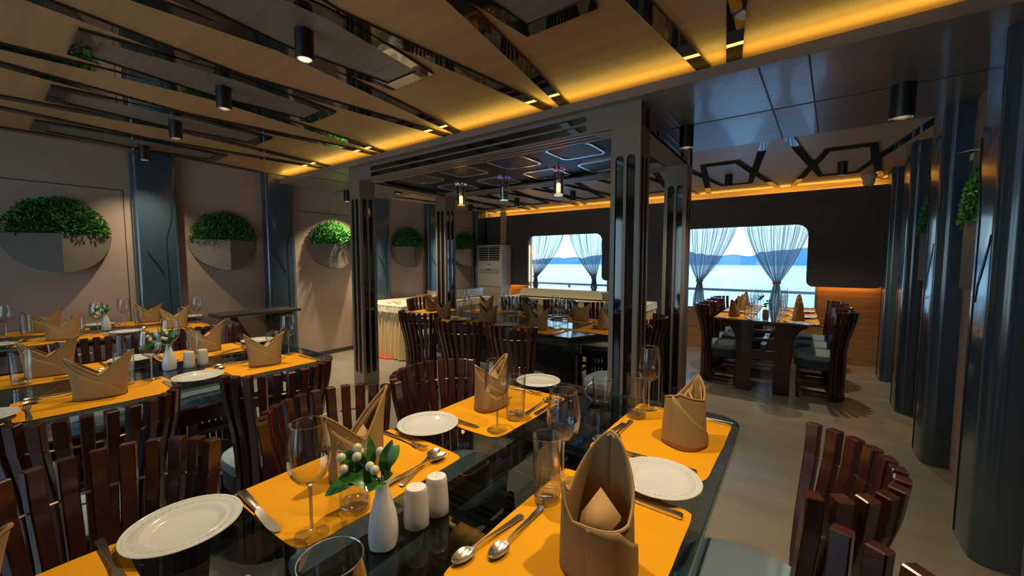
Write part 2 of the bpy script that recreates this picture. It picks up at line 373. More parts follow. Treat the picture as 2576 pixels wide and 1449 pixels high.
# LED strips in the coves
tag(MB().box((-2.38, 2.525, ZS+0.052), (6.5, 0.02, 0.010)).build('led_strip', M['ledstrip']), 'amber LED strip in the cove between wood ceiling and soffit', 'led strip')
tag(MB().box((-2.38, 6.875, 2.335), (6.5, 0.03, 0.012)).build('led_strip', M['ledstrip']), 'amber LED strip glowing above the dark window wall panel', 'led strip')
g = MB(); g.box((0.45, 6.90, 1.115), (0.72, 0.03, 0.012)); g.box((0.865, 6.90, 1.4), (0.012, 0.03, 0.55))
tag(g.build('led_strip', M['ledorange']), 'orange LED strip behind the dark panel edge, right of the window', 'led strip')
g = MB(); g.box((-5.1, 6.90, 0.96), (1.0, 0.03, 0.012)); g.box((-4.555, 6.90, 1.35), (0.012, 0.03, 0.75))
tag(g.build('led_strip', M['ledorange']), 'orange LED strip behind the panel edge beside the air conditioner', 'led strip')
g = MB(); g.box((-2.2, 6.90, 0.18), (0.75, 0.03, 0.012))
tag(g.build('led_strip', M['ledorange']), 'orange LED strip under the panel between the two windows near the floor', 'led strip')

# hexagonal ceiling panels with black mirror frames and splayed strips
def hexpanel(cx, cy, zc, hl, wm, we, y_ext, fw_, gm, label, clip_x=None):
    t = thing('ceiling_panel', label, 'ceiling panel', (cx, cy, zc), 0, 'hexagonal ceiling panels')
    out = [(we, -hl), (wm, 0), (we, hl), (-we, hl), (-wm, 0), (-we, -hl)]
    k = 1 - fw_/wm*0.95
    inn = [(x*k if abs(x) > 1e-9 else x, y*(1-fw_/hl)) for x, y in out]
    plate('mirror_frame', out, [inn], 0.016, M['mirror'], t, lambda u, v, wd: (u, v, -0.010+wd))
    plate('veneer_panel', [(x*1.01, y*1.01) for x, y in inn], [], 0.006, gm, t, lambda u, v, wd: (u, v, -0.005+wd))
    sl = (wm-we)/hl
    for sxx in (-1, 1):
        for syy, ye in ((1, y_ext[1]), (-1, y_ext[0])):
            a = Vector((sxx*(wm-fw_*0.35), 0, -0.008)); L = abs(ye)
            b = Vector((sxx*(wm-fw_*0.35 + sl*L), syy*L, -0.008))
            d = (b-a).normalized(); st = a + d*0.02*0
            mb = MB().ribbon([st, b], fw_*0.95, 0.012, lambda k_, d=d: Vector((0, 0, 1)).cross(d))
            part(mb, 'mirror_strip', M['mirror'], t)
    return t
near_names = ['overhead at the top edge of the photo, right of centre', 'holding the large spotlight in the upper left', 'holding the second spotlight from the right in the upper left row',
              'holding the third spotlight from the right in the upper left row', 'holding the spotlight closest to the planter wall']
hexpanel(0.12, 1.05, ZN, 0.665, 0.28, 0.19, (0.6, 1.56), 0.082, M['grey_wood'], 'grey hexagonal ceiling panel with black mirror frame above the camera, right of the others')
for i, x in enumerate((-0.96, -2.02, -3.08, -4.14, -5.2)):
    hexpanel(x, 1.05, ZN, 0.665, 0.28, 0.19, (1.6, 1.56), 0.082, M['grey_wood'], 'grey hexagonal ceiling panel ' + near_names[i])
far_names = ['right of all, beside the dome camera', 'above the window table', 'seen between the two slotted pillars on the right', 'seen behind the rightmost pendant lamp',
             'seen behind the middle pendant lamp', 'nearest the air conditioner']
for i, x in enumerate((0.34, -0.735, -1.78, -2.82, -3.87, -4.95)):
    hexpanel(x, 5.54, ZF, 0.72, 0.29, 0.19, (1.40, 1.30), 0.075, M['lit_veneer'], 'grey hexagonal far ceiling panel ' + far_names[i])

# spotlights
def mk_down():
    t = thing('ceiling_spotlight', '', 'spotlight')
    hs_ = part(MB().lathe([(0.036, -0.135), (0.041, -0.138), (0.043, -0.13), (0.043, 0.0)], 28, cap1=True), 'housing', M['black'], t, smooth=True)
    part(MB().lathe([(0.041, -0.137), (0.037, -0.140), (0.033, -0.136), (0.030, -0.10)], 28), 'trim_ring', M['inox'], hs_, smooth=True)
    part(MB().lathe([(0.0, -0.105), (0.031, -0.105)], 28), 'lamp_face', M['lampface'], t)
    return t
PD = Proto(mk_down)
def spot_light(loc, power, size=112, blend=0.9, col=(1.0, 0.77, 0.48)):
    l = bpy.data.lights.new('spot_beam', 'SPOT'); l.energy = power; l.spot_size = radians(size); l.spot_blend = blend
    l.shadow_soft_size = 0.022; l.color = col
    o = bpy.data.objects.new('spot_beam', l); C.objects.link(o); o.location = loc
    return o
def down(x, y, z, label, k=1.0, s=1.0):
    PD.put((x, y, z), 0, label, 'black cylinder ceiling spotlights', (s, s, s))
    if k > 0: spot_light((x, y, z-0.145*s), DOWNLIGHT_W*k)
down(0.12, 1.05, ZN-0.008, 'black ceiling spotlight above the right side of the near table, beyond the photo top', 1.2)
down(-0.96, 1.05, ZN-0.008, 'black ceiling spotlight above the left side of the near table, beyond the photo top', 1.2)
down(-2.02, 1.04, ZN-0.008, 'black cylinder spotlight, largest of the four in the upper left')
down(-3.09, 1.05, ZN-0.008, 'black cylinder spotlight, second from the right in the upper left row')
down(-4.14, 1.06, ZN-0.008, 'black cylinder spotlight, third from the right in the upper left row')
down(-5.26, 1.09, ZN-0.008, 'black cylinder spotlight above the first blue wall pilaster', 0.8)
down(0.45, 3.25, ZS, 'black cylinder spotlight on the grey soffit at the far right of the photo', 0.10, 1.35)
down(-0.73, 3.27, ZS, 'black cylinder spotlight on the grey soffit beside the right pillar', 0.6, 1.15)
down(-4.23, 3.33, ZS, 'black cylinder spotlight just right of the left slotted pillar top', 1.5, 1.1)
down(-5.36, 3.31, ZS, 'black cylinder spotlight above the brightly lit wall planter', 2.6, 1.1)
for i, (x, y) in enumerate(((0.335, 5.53), (-0.735, 5.53), (-1.78, 5.5), (-2.81, 5.45), (-3.86, 5.47), (-4.97, 5.55))):
    down(x, y, ZF-0.008, 'black spotlight in the panel ' + far_names[i], (0.9, 0.8, 0.45, 0.35, 0.4, 0.4)[i], 1.0)
for x, y in ((-0.96, -1.4), (-3.08, -1.4), (0.1, -1.4)): down(x, y, ZN, 'black cylinder spotlight on the ceiling behind the camera, %s of three' % {-0.96: 'middle', -3.08: 'left', 0.1: 'right'}[x], 0.5)

# ------------------------------------------------------------------ blue pilasters (trim)
def pilaster(n, x, y, side, wy, dx, h):
    """side=+1 projects to +x (left wall), -1 projects to -x (right wall)"""
    r = 0.05
    pts = rrect(0, -wy/2, dx, wy/2, [0, r, r, 0]) if side > 0 else rrect(-dx, -wy/2, 0, wy/2, [min(0.075, dx/2), 0, 0, min(0.075, dx/2)], 8)
    o = MB().prism(pts, 0, h).build('trim_%d' % n, M['blue'], None, smooth=True)
    o.location = (x, y, 0); struct(o)
    fx = side*dx + side*0.001
    # curved ornamental grooves
    zs = [2.0, 1.86, 1.75, 1.66, 1.58, 1.3, 0.9, 0.4, 0.02]
    ys = [0.12, 0.115, 0.09, 0.065, 0.06, 0.065, 0.07, 0.085, 0.09]
    pts = [(fx, (wy/0.36)*yy, z) for yy, z in zip(ys, zs)]
    g = MB().ribbon(pts, 0.008, 0.004, lambda k: (0, 1, 0))
    pts2 = [(fx, -0.10, 1.52), (fx, -0.085, 1.47), (fx, -0.03, 1.37), (fx, 0.02, 1.28), (fx, 0.035, 1.2)]
    g.ribbon(pts2, [0.003, 0.012, 0.02, 0.012, 0.003], 0.004, lambda k: (0, 1, 0))
    g.build('groove', M['groove'], o)
    return o
for n, (y, wy) in enumerate(((1.235, 0.37), (2.49, 0.37), (4.07, 0.33), (5.24, 0.33), (6.6, 0.33), (-0.1, 0.3), (-1.4, 0.37))):
    if n == 5: continue
    pilaster(n+1, XL, y, 1, wy, 0.11, 2.53 if y < 2.5 else (2.42 if y < 4.1 else 2.46))
for n, y in enumerate((2.83, 3.97, 5.14, 6.36, 1.62, 0.3)):
    x = xr(y); dx = x - (0.70+0.033*(y-2.67-0.17))
    if n >= 4: dx = 0.16
    pilaster(n+11, x, y, -1, 0.34, dx, 2.53 if y < 2.4 else (2.42 if y < 4.2 else 2.46))

# ------------------------------------------------------------------ wall planters
def leaf_quads(mb, p, d, n, L, W):
    """bent leaf from p along d with normal n"""
    d = d.normalized(); s = d.cross(n).normalized(); n = s.cross(d).normalized()
    a = p; b = p + d*L*0.5 + s*W*0.5 + n*L*0.06; c = p + d*L - n*L*0.1; e_ = p + d*L*0.5 - s*W*0.5 + n*L*0.06
    mid = p + d*L*0.5
    mb.add([a, b, c, e_, mid], [(0, 1, 4), (1, 2, 4), (0, 4, 3), (4, 2, 3)])
def mk_planter(R=0.36, D=0.20, nleaf=1500, seed=3):
    rnd = random.Random(seed)
    t = thing('wall_planter', '', 'planter')
    # folded half disc: wall plane is x=0, projects to +x, centre on y=0, rim at z=0
    mb = MB(); N = 40; vs = []; fs = []
    ring = [(-R*cos(pi*i/N), -R*sin(pi*i/N)) for i in range(N+1)]
    for i, (y, z) in enumerate(ring):
        jag = 0.004 if i % 2 else 0.0
        vs.append((0.0, y, z)); vs.append((max(0.004, D*(1-abs(y)/R))+0.004, y, z*(1-jag)))
    top = []
    for i in range(N+1):
        y = ring[i][0]; vs.append((max(0.004, D*(1-abs(y)/R))+0.004, y, 0.0)); top.append(2*(N+1)+i)
    for i in range(N):
        fs.append((2*i, 2*i+1, 2*i+3, 2*i+2)); fs.append((2*i+1, top[i], top[i+1], 2*i+3))
    mb.add(vs, fs); part(mb, 'basket', M['planter'], t)
    so = MB(); so.add([(0, -R*0.98, -0.015), (D, 0, -0.015), (0, R*0.98, -0.015)], [(0, 1, 2)]); part(so, 'moss', M['leaf2'], t)
    cv = []; cf = []
    for i in range(13):
        a = pi*i/12
        for q in range(7):
            b = q/6*pi/2; cv.append((0.004+D*0.72*sin(b)*max(0.15, sin(a))**0.5, R*0.86*cos(a)*cos(b)**0.6, R*0.86*sin(a)*cos(b)**0.6))
    for i in range(12):
        for q in range(6): a = i*7+q; cf.append((a, a+7, a+8, a+1))
    part(MB().add(cv, cf), 'leaf_core', M['leafcore'], t, smooth=True)  # added dark core, the shade between leaves put into its colour
    lf = MB()
    for k in range(nleaf):
        a = rnd.uniform(0, pi); u = sqrt(rnd.random()); rr = R*0.92*u
        y = rr*cos(a); z = rr*sin(a)*0.98
        x = 0.02 + (D*0.95)*sqrt(max(0, 1-u*u))*(1-abs(y)/R*0.4)*rnd.uniform(0.65, 1.05)
        p = Vector((x, y, z)); n = Vector((x*2.2+0.05, y, z*0.8+0.1)).normalized()
        d = (n + Vector((rnd.uniform(-1, 1), rnd.uniform(-1, 1), rnd.uniform(-0.7, 1)))*0.9).normalized()
        leaf_quads(lf, p, d, Vector((rnd.uniform(-1, 1), rnd.uniform(-1, 1), rnd.uniform(-1, 1))), rnd.uniform(0.03, 0.05), rnd.uniform(0.014, 0.022))
    part(lf, 'foliage', M['leaf'], t)
    return t
PP = Proto(mk_planter)
for y, lab in ((0.53, 'large half round wall planter full of green leaves at the far left of the photo'), (1.86, 'half round wall planter between the first two blue pilasters'),
               (3.24, 'brightly lit pale half round wall planter left of the slotted pillar'), (4.65, 'dark half round wall planter just right of the left slotted pillar'),
               (6.13, 'farthest dark half round wall planter near the air conditioner'), (-0.85, 'half round wall planter on the left wall outside the photo')):
    PP.put((XL+0.002, y, 1.655), 0, lab, 'half round leaf planters on the walls')
for y, lab in ((3.38, 'pale wall planter with grassy leaves seen edge on at the right edge of the photo'), (4.52, 'wall planter seen edge on behind the second blue pilaster on the right')):
    PP.put((xr(y)-0.002, y, 1.62), pi, lab, 'half round leaf planters on the walls', (0.5, 1, 1.05))

# ------------------------------------------------------------------ slotted pillars and frame
PW = 0.195
def slot(u0, v0, u1, v1):
    r = min(u1-u0, v1-v0)/2*0.98; return rrect(u0, v0, u1, v1, r, 8)
def mk_pillar(H=2.27):
    t = thing('slotted_pillar', '', 'pillar')
    part(MB().box((0, 0, H/2), (PW-0.024, PW-0.024, H)), 'core', M['mirror_flat'], t, label='black glossy core')
    out = [(-PW/2, 0), (PW/2, 0), (PW/2, H), (-PW/2, H)]
    holes = [slot(-0.066, 0.13, -0.010, 2.09), slot(0.010, 0.13, 0.066, 2.09)]
    th = 0.010
    for k in range(4):
        a = k*pi/2
        def fn(u, v, wd, a=a):
            d = PW/2 - th/2 + wd
            uu = u*(1-2*(PW/2-(PW/2-th/2+wd))/PW) if abs(abs(u)-PW/2) < 1e-5 else u
            return (uu*cos(a) - (-d)*sin(a)*-1*-1, uu*sin(a) + (-d)*cos(a), v) if False else (uu*cos(a)+d*sin(a), uu*sin(a)-d*cos(a), v)
        plate('face_panel', out, holes, th, M['bronze'], t, fn)
    return t
PL = Proto(mk_pillar)
XPL, XPR, YPN, YPF = -4.0, -0.942, 2.655, 3.945
PL.put((XPL, YPN, 0), 0, 'slotted bronze pillar left of the centre, reaching the floor behind the left table', 'slotted pillars of the ceiling frame')
PL.put((XPR, YPN, 0), 0, 'large slotted bronze pillar standing behind the glass mug, nearest of the four', 'slotted pillars of the ceiling frame')
PL.put((XPL, YPF, 0), 0, 'slotted bronze pillar behind the left one, beside the gold skirted buffet', 'slotted pillars of the ceiling frame')
PL.put((XPR, YPF, 0), 0, 'slotted bronze pillar left of the window table, farther of the right pair', 'slotted pillars of the ceiling frame')
fr = thing('ceiling_frame', 'slotted bronze beam frame with black gloss ceiling joining the four pillars', 'ceiling frame', ((XPL+XPR)/2, (YPN+YPF)/2, 2.27))
BH = 0.15; HX = (XPR-XPL)/2 + PW/2; HY = (YPF-YPN)/2 + PW/2
for sgn in (-1, 1):
    y0 = sgn*(HY-PW/2)
    part(MB().box((0, y0, BH/2), (2*HX-0.02, PW-0.024, BH-0.016)), 'beam_core', M['mirror_flat'], fr)
    hs = [slot(-HX+0.40, 0.078, HX-0.376, 0.124), slot(-HX+0.40, 0.018, HX-0.376, 0.064)]
    for s2 in (-1, 1):
        plate('beam_face', [(-HX, 0.0), (HX, 0.0), (HX, BH), (-HX, BH)], hs, 0.010, M['bronze'], fr, lambda u, v, wd, y0=y0, s2=s2: (u, y0+s2*(PW/2-0.005)+wd, v))
    plate('beam_underside', [(-HX+PW, -PW/2+0.001), (HX-PW, -PW/2+0.001), (HX-PW, PW/2-0.001), (-HX+PW, PW/2-0.001)], [slot(-HX+0.36, -0.048, HX-0.33, -0.012), slot(-HX+0.36, 0.012, HX-0.33, 0.048)], 0.008, M['bronze'], fr,
          lambda u, v, wd, y0=y0: (u, y0+v, 0.004+wd))
for sgn in (-1, 1):
    x0 = sgn*(HX-PW/2)
    part(MB().box((x0, 0, BH/2), (PW-0.024, 2*HY-2*PW+0.02, BH-0.016)), 'beam_core', M['mirror_flat'], fr)
    hs = [slot(-HY+0.34, 0.078, HY-0.34, 0.124), slot(-HY+0.34, 0.018, HY-0.34, 0.064)]
    for s2 in (-1, 1):
        plate('beam_face', [(-HY+PW, 0.0), (HY-PW, 0.0), (HY-PW, BH), (-HY+PW, BH)], hs, 0.010, M['bronze'], fr, lambda u, v, wd, x0=x0, s2=s2: (x0+s2*(PW/2-0.005)+wd, u, v))
    plate('beam_underside', [(-PW/2, -HY+PW), (PW/2, -HY+PW), (PW/2, HY-PW), (-PW/2, HY-PW)], [], 0.008, M['bronze'], fr, lambda u, v, wd, x0=x0: (x0+u, v, 0.004+wd))
part(MB().box((0, 0, 0.06), (2*HX-2*PW+0.01, 2*HY-2*PW+0.01, 0.02)), 'gloss_panel', mat('black_panel', (0.010, 0.009, 0.011), 0.45, spec=0.2), fr)
M['ringmetal'] = mat('pale_ring', (0.85, 0.87, 0.9), 0.22, metal=0.75)
M['cofferglass'] = mat('coffer_glass', (0.045, 0.048, 0.05), 0.45, spec=0.25)
for x in (-1.55, -2.18, -2.82, -3.46):
    for y in (3.04, 3.64):
        lx, ly = x-fr.location.x, y-fr.location.y
        plate('coffer_ring', rrect(lx-0.205, ly-0.20, lx+0.205, ly+0.20, 0.07), [rrect(lx-0.185, ly-0.18, lx+0.185, ly+0.18, 0.06)], 0.014, M['ringmetal'], fr, lambda u, v, wd: (u, v, 0.045+wd))
        part(MB().prism(rrect(lx-0.186, ly-0.181, lx+0.186, ly+0.181, 0.06), 0.044, 0.050), 'coffer_panel', M['cofferglass'], fr)

# pendant lamps
M['pendglass'] = glass_mat('smoky_glass', (0.86, 0.86, 0.86), base=0.10, power=1.6, top=0.85, edge=0.6)
def pendant(x, col, strength, beads, label):
    t = thing('pendant_lamp', label, 'pendant lamp', (x, 3.25, 0), 0, 'glass cylinder pendant lamps')
    part(MB().tube([(0, 0, 2.245), (0, 0, 2.32)], 0.004), 'cord', M['black'], t)
    part(MB().lathe([(0.0, 2.004), (0.042, 2.004), (0.046, 2.012), (0.046, 2.22), (0.044, 2.22), (0.044, 2.016), (0.0, 2.012)], 28), 'glass_cylinder', M['pendglass'], t, smooth=True)
    part(MB().lathe([(0.030, 2.03), (0.030, 2.12), (0.026, 2.15), (0.010, 2.19), (0.009, 2.235), (0.0, 2.235)], 20), 'inner_bottle', M['pendglass'], t, smooth=True)
    em = emit_mat('filament_glow', col, strength) if strength > 0 else M['cofferglass']
    part(MB().lathe([(0.0, 2.04), (0.019, 2.04), (0.019, 2.11), (0.0, 2.125)], 14), 'bulb', em, t, smooth=True)
    part(MB().lathe([(0.0, 2.235), (0.045, 2.228), (0.052, 2.236), (0.0, 2.245)], 20), 'cap', M['inox'], t, smooth=True)
    b = MB()
    for k in range(8):
        a = k*pi/4+0.2; p = (0.050*cos(a), 0.050*sin(a), 2.232)
        b.tube([(p[0]*0.6, p[1]*0.6, 2.236), (p[0]*1.25, p[1]*1.25, 2.244)], [0.003, 0.007], 6)
    part(b, 'bead_crown', mat('bead', beads, 0.15, spec=0.8, emit=(beads, 0.6)), t, smooth=True)  # beads are given a faint glow of their own
    part(MB().lathe([(0.0, 2.0175), (0.043, 2.0175), (0.043, 2.0185), (0, 2.0185)], 20), 'base_disc', mat('base_glow', (col[0]*0.6, col[1]*0.6, col[2]*0.6), 0.3, emit=(col, 2.5)), t)  # disc emits in place of bulb light falling on it, even under the unlit bulb
    if strength > 0:
        l = bpy.data.lights.new('pendant_glow', 'POINT'); l.energy = 1.6; l.color = col; l.shadow_soft_size = 0.02
        o = bpy.data.objects.new('pendant_glow', l); C.objects.link(o); o.location = (x, 3.25, 2.08)
pendant(-1.825, (1.0, 0.30, 0.07), 9, (0.7, 0.03, 0.05), 'glass pendant lamp glowing orange with red beads on its rim, rightmost of three')
pendant(-2.455, (0.30, 0.65, 0.55), 0, (0.06, 0.05, 0.7), 'unlit clear glass pendant lamp with blue beads, middle of three')
pendant(-3.05, (1.0, 0.40, 0.06), 9, (0.35, 0.30, 0.28), 'glass pendant lamp glowing amber, leftmost of three')

# ------------------------------------------------------------------ chairs
def mk_chair():
    t = thing('dining_chair', '', 'chair', (0, 0, 0))
    n = 12; sl = MB(); rd = MB(); A = 1.30
    def pos(s, z):
        k = min(1, max(0, (z-0.42)/0.48)); k = k*k*(3-2*k)
        k2 = k*k*0.5+k*0.5
        X = 0.178 + (0.234-0.178)*k2; yc = -0.185 - 0.082*k2; sag = 0.11 + 0.055*k2
        return Vector((X*sin(s*A)/sin(A), yc + sag*(1-cos(A*s))/(1-cos(A)), z))
    zs = [0.012, 0.2, 0.42, 0.52, 0.62, 0.72, 0.81, 0.90]
    for i in range(n):
        s = -1 + 2*i/(n-1)
        pts = [pos(s, z) for z in zs]
        nrm = Vector((sin(s*A)*0.9, -cos(s*A)*1.0, 0)).normalized()
        tan = Vector((nrm.y, -nrm.x, 0))
        sl.ribbon(pts, [0.031, 0.031, 0.031, 0.031, 0.032, 0.032, 0.033, 0.034], [0.040, 0.038, 0.036, 0.034, 0.033, 0.032, 0.032, 0.032], lambda k, tan=tan: tan)
    for z in (0.14, 0.34):      # curved lower rails
        pts = [pos(-1+2*i/16, z) for i in range(17)]
        sl.ribbon(pts, 0.045, 0.020, lambda k: (0, 0, 1))
    bk_ = part(sl, 'backrest', M['mahogany'], t, bevel=0.003, segs=1, label='curved backrest of separate vertical slats')
    for z in (0.58, 0.80):
        rd.tube([pos(-1+2*i/24, z) for i in range(25)], 0.0035, 6)
    part(rd, 'tie_rod', M['rod'], bk_, smooth=True)
    # seat: D shaped cushion
    def outline(k):
        pts = []
        for i in range(40):
            a = 2*pi*i/40; x = cos(a); y = sin(a)
            sx_ = math.copysign(abs(x)**0.75, x); sy_ = math.copysign(abs(y)**0.7, y)
            pts.append((sx_*0.205*k, 0.035+sy_*0.195*k))
        return pts
    prof = [(0.0, 0.466), (0.55, 0.468), (0.86, 0.462), (0.97, 0.448), (1.0, 0.425), (0.985, 0.405), (0.96, 0.400)]
    def loft(prof, capend):
        mb = MB(); vs = []; fs = []
        for k, z in prof:
            o = outline(max(k, 0.001)); vs += [(x, y, z) for x, y in o]
        for r in range(len(prof)-1):
            for i in range(40):
                j = (i+1) % 40; fs.append((r*40+i, r*40+j, (r+1)*40+j, (r+1)*40+i))
        fs.append(tuple((len(prof)-1)*40+i for i in range(40)))
        return mb.add(vs, fs)
    part(loft(prof, True), 'seat_cushion', M['cushion'], t, smooth=True)
    part(loft([(0.0, 0.402), (0.95, 0.402), (0.97, 0.398), (0.97, 0.315), (0.94, 0.31)], True), 'seat_skirt', M['skirt'], t, smooth=True)
    for sx_ in (-1, 1):
        part(MB().ribbon([(sx_*0.165, 0.185, 0.0), (sx_*0.16, 0.19, 0.2), (sx_*0.155, 0.19, 0.325)], [0.065, 0.055, 0.055], 0.030, lambda k: (1, 0, 0)), 'leg', M['mahogany'], t, bevel=0.003, segs=1)
    part(MB().box((0, 0.188, 0.23), (0.27, 0.018, 0.035)), 'front_rail', M['mahogany'], t)
    st = MB(); st.box((-0.160, 0.03, 0.13), (0.018, 0.30, 0.032)); part(st, 'side_rail', M['mahogany'], t)
    st = MB(); st.box((0.160, 0.03, 0.13), (0.018, 0.30, 0.032)); part(st, 'side_rail', M['mahogany'], t)
    return t
PC = Proto(mk_chair)
CL = 'curved slat back mahogany dining chair with slate cushion'
def chair(x, y, ang, lab, grp): PC.put((x, y, 0), ang, lab, grp)
FX, FL_ = -pi/2, pi/2     # facing +x, facing -x
G1 = 'chairs around the near table'
chair(-1.235, 1.26, FX, 'slat chair at the far left corner of the near table, below the slotted pillar', G1)
chair(-1.235, 0.75, FX+0.04, 'slat chair on the left of the near table behind the berry vase', G1)
chair(-1.225, 0.145, FX-0.02, 'slat chair in the lower left of the photo behind the large plate', G1)
chair(-0.05, 1.28, FL_-0.03, 'slat chair on the right of the near table, farther of the two', G1)
chair(-0.012, 0.70, FL_+0.02, 'slat chair cut off by the bottom right edge of the photo', G1)
G2 = 'chairs around the left table'
chair(-2.115, 0.87, FL_, 'slat chair on the near side of the left table, at its far right corner', G2)
chair(-2.12, 0.24, FL_-0.03, 'slat chair on the near side of the left table, at the photo left edge', G2)
chair(-3.87+0.40, 0.45, FX, 'slat chair on the far side of the left table, behind the white vase', G2)
chair(-3.85+0.40, 0.99, FX, 'slat chair on the far side of the left table, toward the console', G2)
G3 = 'chairs around the dark central table'
chair(-3.07, 2.74, 0.05, 'slat chair at the central table in front of the gold buffet skirt', G3)
chair(-2.36, 2.57, 0.05, 'slat chair on the near side of the central table, middle of three', G3)
chair(-1.84, 2.63, -0.03, 'slat chair on the near side of the central table, nearest the right pillar', G3)
chair(-3.15, 4.33, pi, 'slat chair on the far side of the central table, left of three', G3)
chair(-2.45, 4.33, pi, 'slat chair on the far side of the central table, middle of three', G3)
chair(-1.85, 4.30, pi, 'slat chair on the far side of the central table, right of three', G3)
chair(-4.03, 3.62, FX, 'slat chair at the left end of the central table', G3)
chair(-1.17, 3.02, FL_, 'slat chair behind the big right pillar at the end of the central table', G3)
chair(-1.20, 3.62, FL_, 'slat chair at the end of the central table between the right pillars', G3)
G4 = 'chairs around the window table'
for i, y in enumerate((5.20, 5.71, 6.22)):
    w_ = ('nearest', 'middle', 'farthest')[i]
    chair(-0.72, y, FX, 'slat chair on the left side of the window table, %s of three' % w_, G4)
    chair(0.225, y-0.04, FL_, 'slat chair on the right side of the window table, %s of three' % w_, G4)

# ------------------------------------------------------------------ tables
TZ = 0.77
def glass_table(x0, x1, y0, y1, label, r=0.10, inset=0.10):
    cx, cy = (x0+x1)/2, (y0+y1)/2; hx, hy = (x1-x0)/2, (y1-y0)/2
    t = thing('dining_table', label, 'table', (cx, cy, 0), 0, 'glass topped dining tables')
    part(MB().prism(rrect(-hx, -hy, hx, hy, r, 8), TZ-0.012, TZ), 'glass_top', M['tableglass'], t)
    rim_o = rrect(-hx-0.001, -hy-0.001, hx+0.001, hy+0.001, r, 8); rim_i = rrect(-hx+0.005, -hy+0.005, hx-0.005, hy-0.005, r-0.006, 8)
    plate('polished_rim', rim_o, [rim_i], 0.013, M['glass_edge'], t, lambda u, v, wd: (u, v, TZ-0.0065+wd))
    ins = 0.14
    for sy_ in (-1, 1):
        yy = sy_*(hy-inset)
        for sx_ in (-1, 1):
            a, b = 0.10, 0.245      # inner and outer edge of the straight board
            pr = [(a, 0.0), (b, 0.0), (b, 0.42)]
            for k in range(1, 9):
                q = k/8*pi/2; pr.append((b + (hx-0.10-b)*(1-cos(q)), 0.42 + (TZ-0.045-0.42)*sin(q)))
            pr += [(hx-0.10, TZ-0.014), (a, TZ-0.014)]
            part(MB().prism(pr, -0.032, 0.032, lambda u, v, w, sx_=sx_, yy=yy: (sx_*u, yy+w, v)), 'leg', M['mahogany'], t, bevel=0.004, segs=1)
        for z in (0.735, 0.655, 0.565, 0.40):
            part(MB().box((0, yy, z), (0.21, 0.045, 0.032 if z > 0.42 else 0.10)), 'cross_rail', M['mahogany'], t)
    for sx_ in (-1, 1):
        part(MB().box((sx_*0.13, 0, 0.70), (0.035, 2*(hy-inset)-0.06, 0.07)), 'long_rail', M['mahogany'], t)
    part(MB().box((0, 0, 0.46), (0.05, 2*(hy-inset)-0.06, 0.09)), 'long_rail', M['mahogany'], t)
    return t
glass_table(-1.21, -0.155, -0.75, 1.79, 'near glass topped dining table with yellow mats in the foreground')
glass_table(-3.50, -2.415, -0.75, 1.40, 'left glass topped dining table in front of the first blue pilasters')
glass_table(-5.60, -4.56, -0.75, 1.62, 'farthest left glass topped dining table along the planter wall')
glass_table(-0.75, 0.20, 4.87, 6.62, 'glass topped dining table with flared legs in front of the right window', r=0.05, inset=0.07)
# central dark table
ct = thing('dining_table', 'dark lacquered central dining table on a drum pedestal under the pendant lamps', 'table', (-2.6, 3.44, 0))
def boat(k, ky=1.0): return [(x*k, y*ky) for x, y in ((-1.09, -0.56), (1.09, -0.56), (1.33, 0.0), (1.09, 0.56), (-1.09, 0.56), (-1.33, 0))]
part(MB().prism(boat(1.0), 0.755, TZ), 'top', M['tabledark'], ct, bevel=0.004, segs=1)
part(MB().prism(boat(0.985, 0.97), 0.69, 0.755), 'apron', M['tableslate'], ct)
def oval(rx, ry): return [(rx*cos(2*pi*i/48), ry*sin(2*pi*i/48)) for i in range(48)]
part(MB().prism(oval(0.92, 0.36), 0.50, 0.69), 'drum_collar', M['tabledark'], ct, smooth=True)
part(MB().prism(oval(0.88, 0.33), 0.0, 0.50), 'drum_base', M['tableslate'], ct, smooth=True)

# ------------------------------------------------------------------ tableware prototypes
def wine_profile(k=1.0, H=0.265):
    # outer then inner profile
    bowl_o = [(0.006, 0.118), (0.016, 0.122), (0.030, 0.133), (0.041, 0.150), (0.0465, 0.172), (0.0470, 0.195), (0.0440, 0.225), (0.0385, 0.262)]
    bowl_i = [(0.0377, 0.262), (0.0430, 0.225), (0.0460, 0.195), (0.0455, 0.172), (0.040, 0.151), (0.029, 0.135), (0.015, 0.126), (0.0, 0.124)]
    return bowl_o, bowl_i
def mk_wine():
    t = thing('wine_glass', '', 'wine glass')
    bo, bi = wine_profile()
    rim = [(0.0385, 0.262), (0.0384, 0.2632), (0.0379, 0.2632), (0.0377, 0.262)]
    bw_ = part(MB().lathe(bo + rim[1:3] + bi, 40), 'bowl', M['glass'], t, smooth=True)
    part(MB().tube([(0.0383*cos(2*pi*i/40), 0.0383*sin(2*pi*i/40), 0.2628) for i in range(41)], 0.0009, 6, cap=False), 'rim', M['rim'], bw_, smooth=True)
    part(MB().lathe([(0.0045, 0.012), (0.0036, 0.03), (0.0034, 0.09), (0.0045, 0.108), (0.0075, 0.1175), (0.010, 0.121), (0.0, 0.1225)], 16), 'stem', M['rim'], t, smooth=True)
    part(MB().lathe([(0.0, 0.0), (0.036, 0.0), (0.0375, 0.0012), (0.036, 0.0024), (0.015, 0.0045), (0.006, 0.010), (0.0045, 0.013)], 40), 'foot', M['glass'], t, smooth=True)
    return t
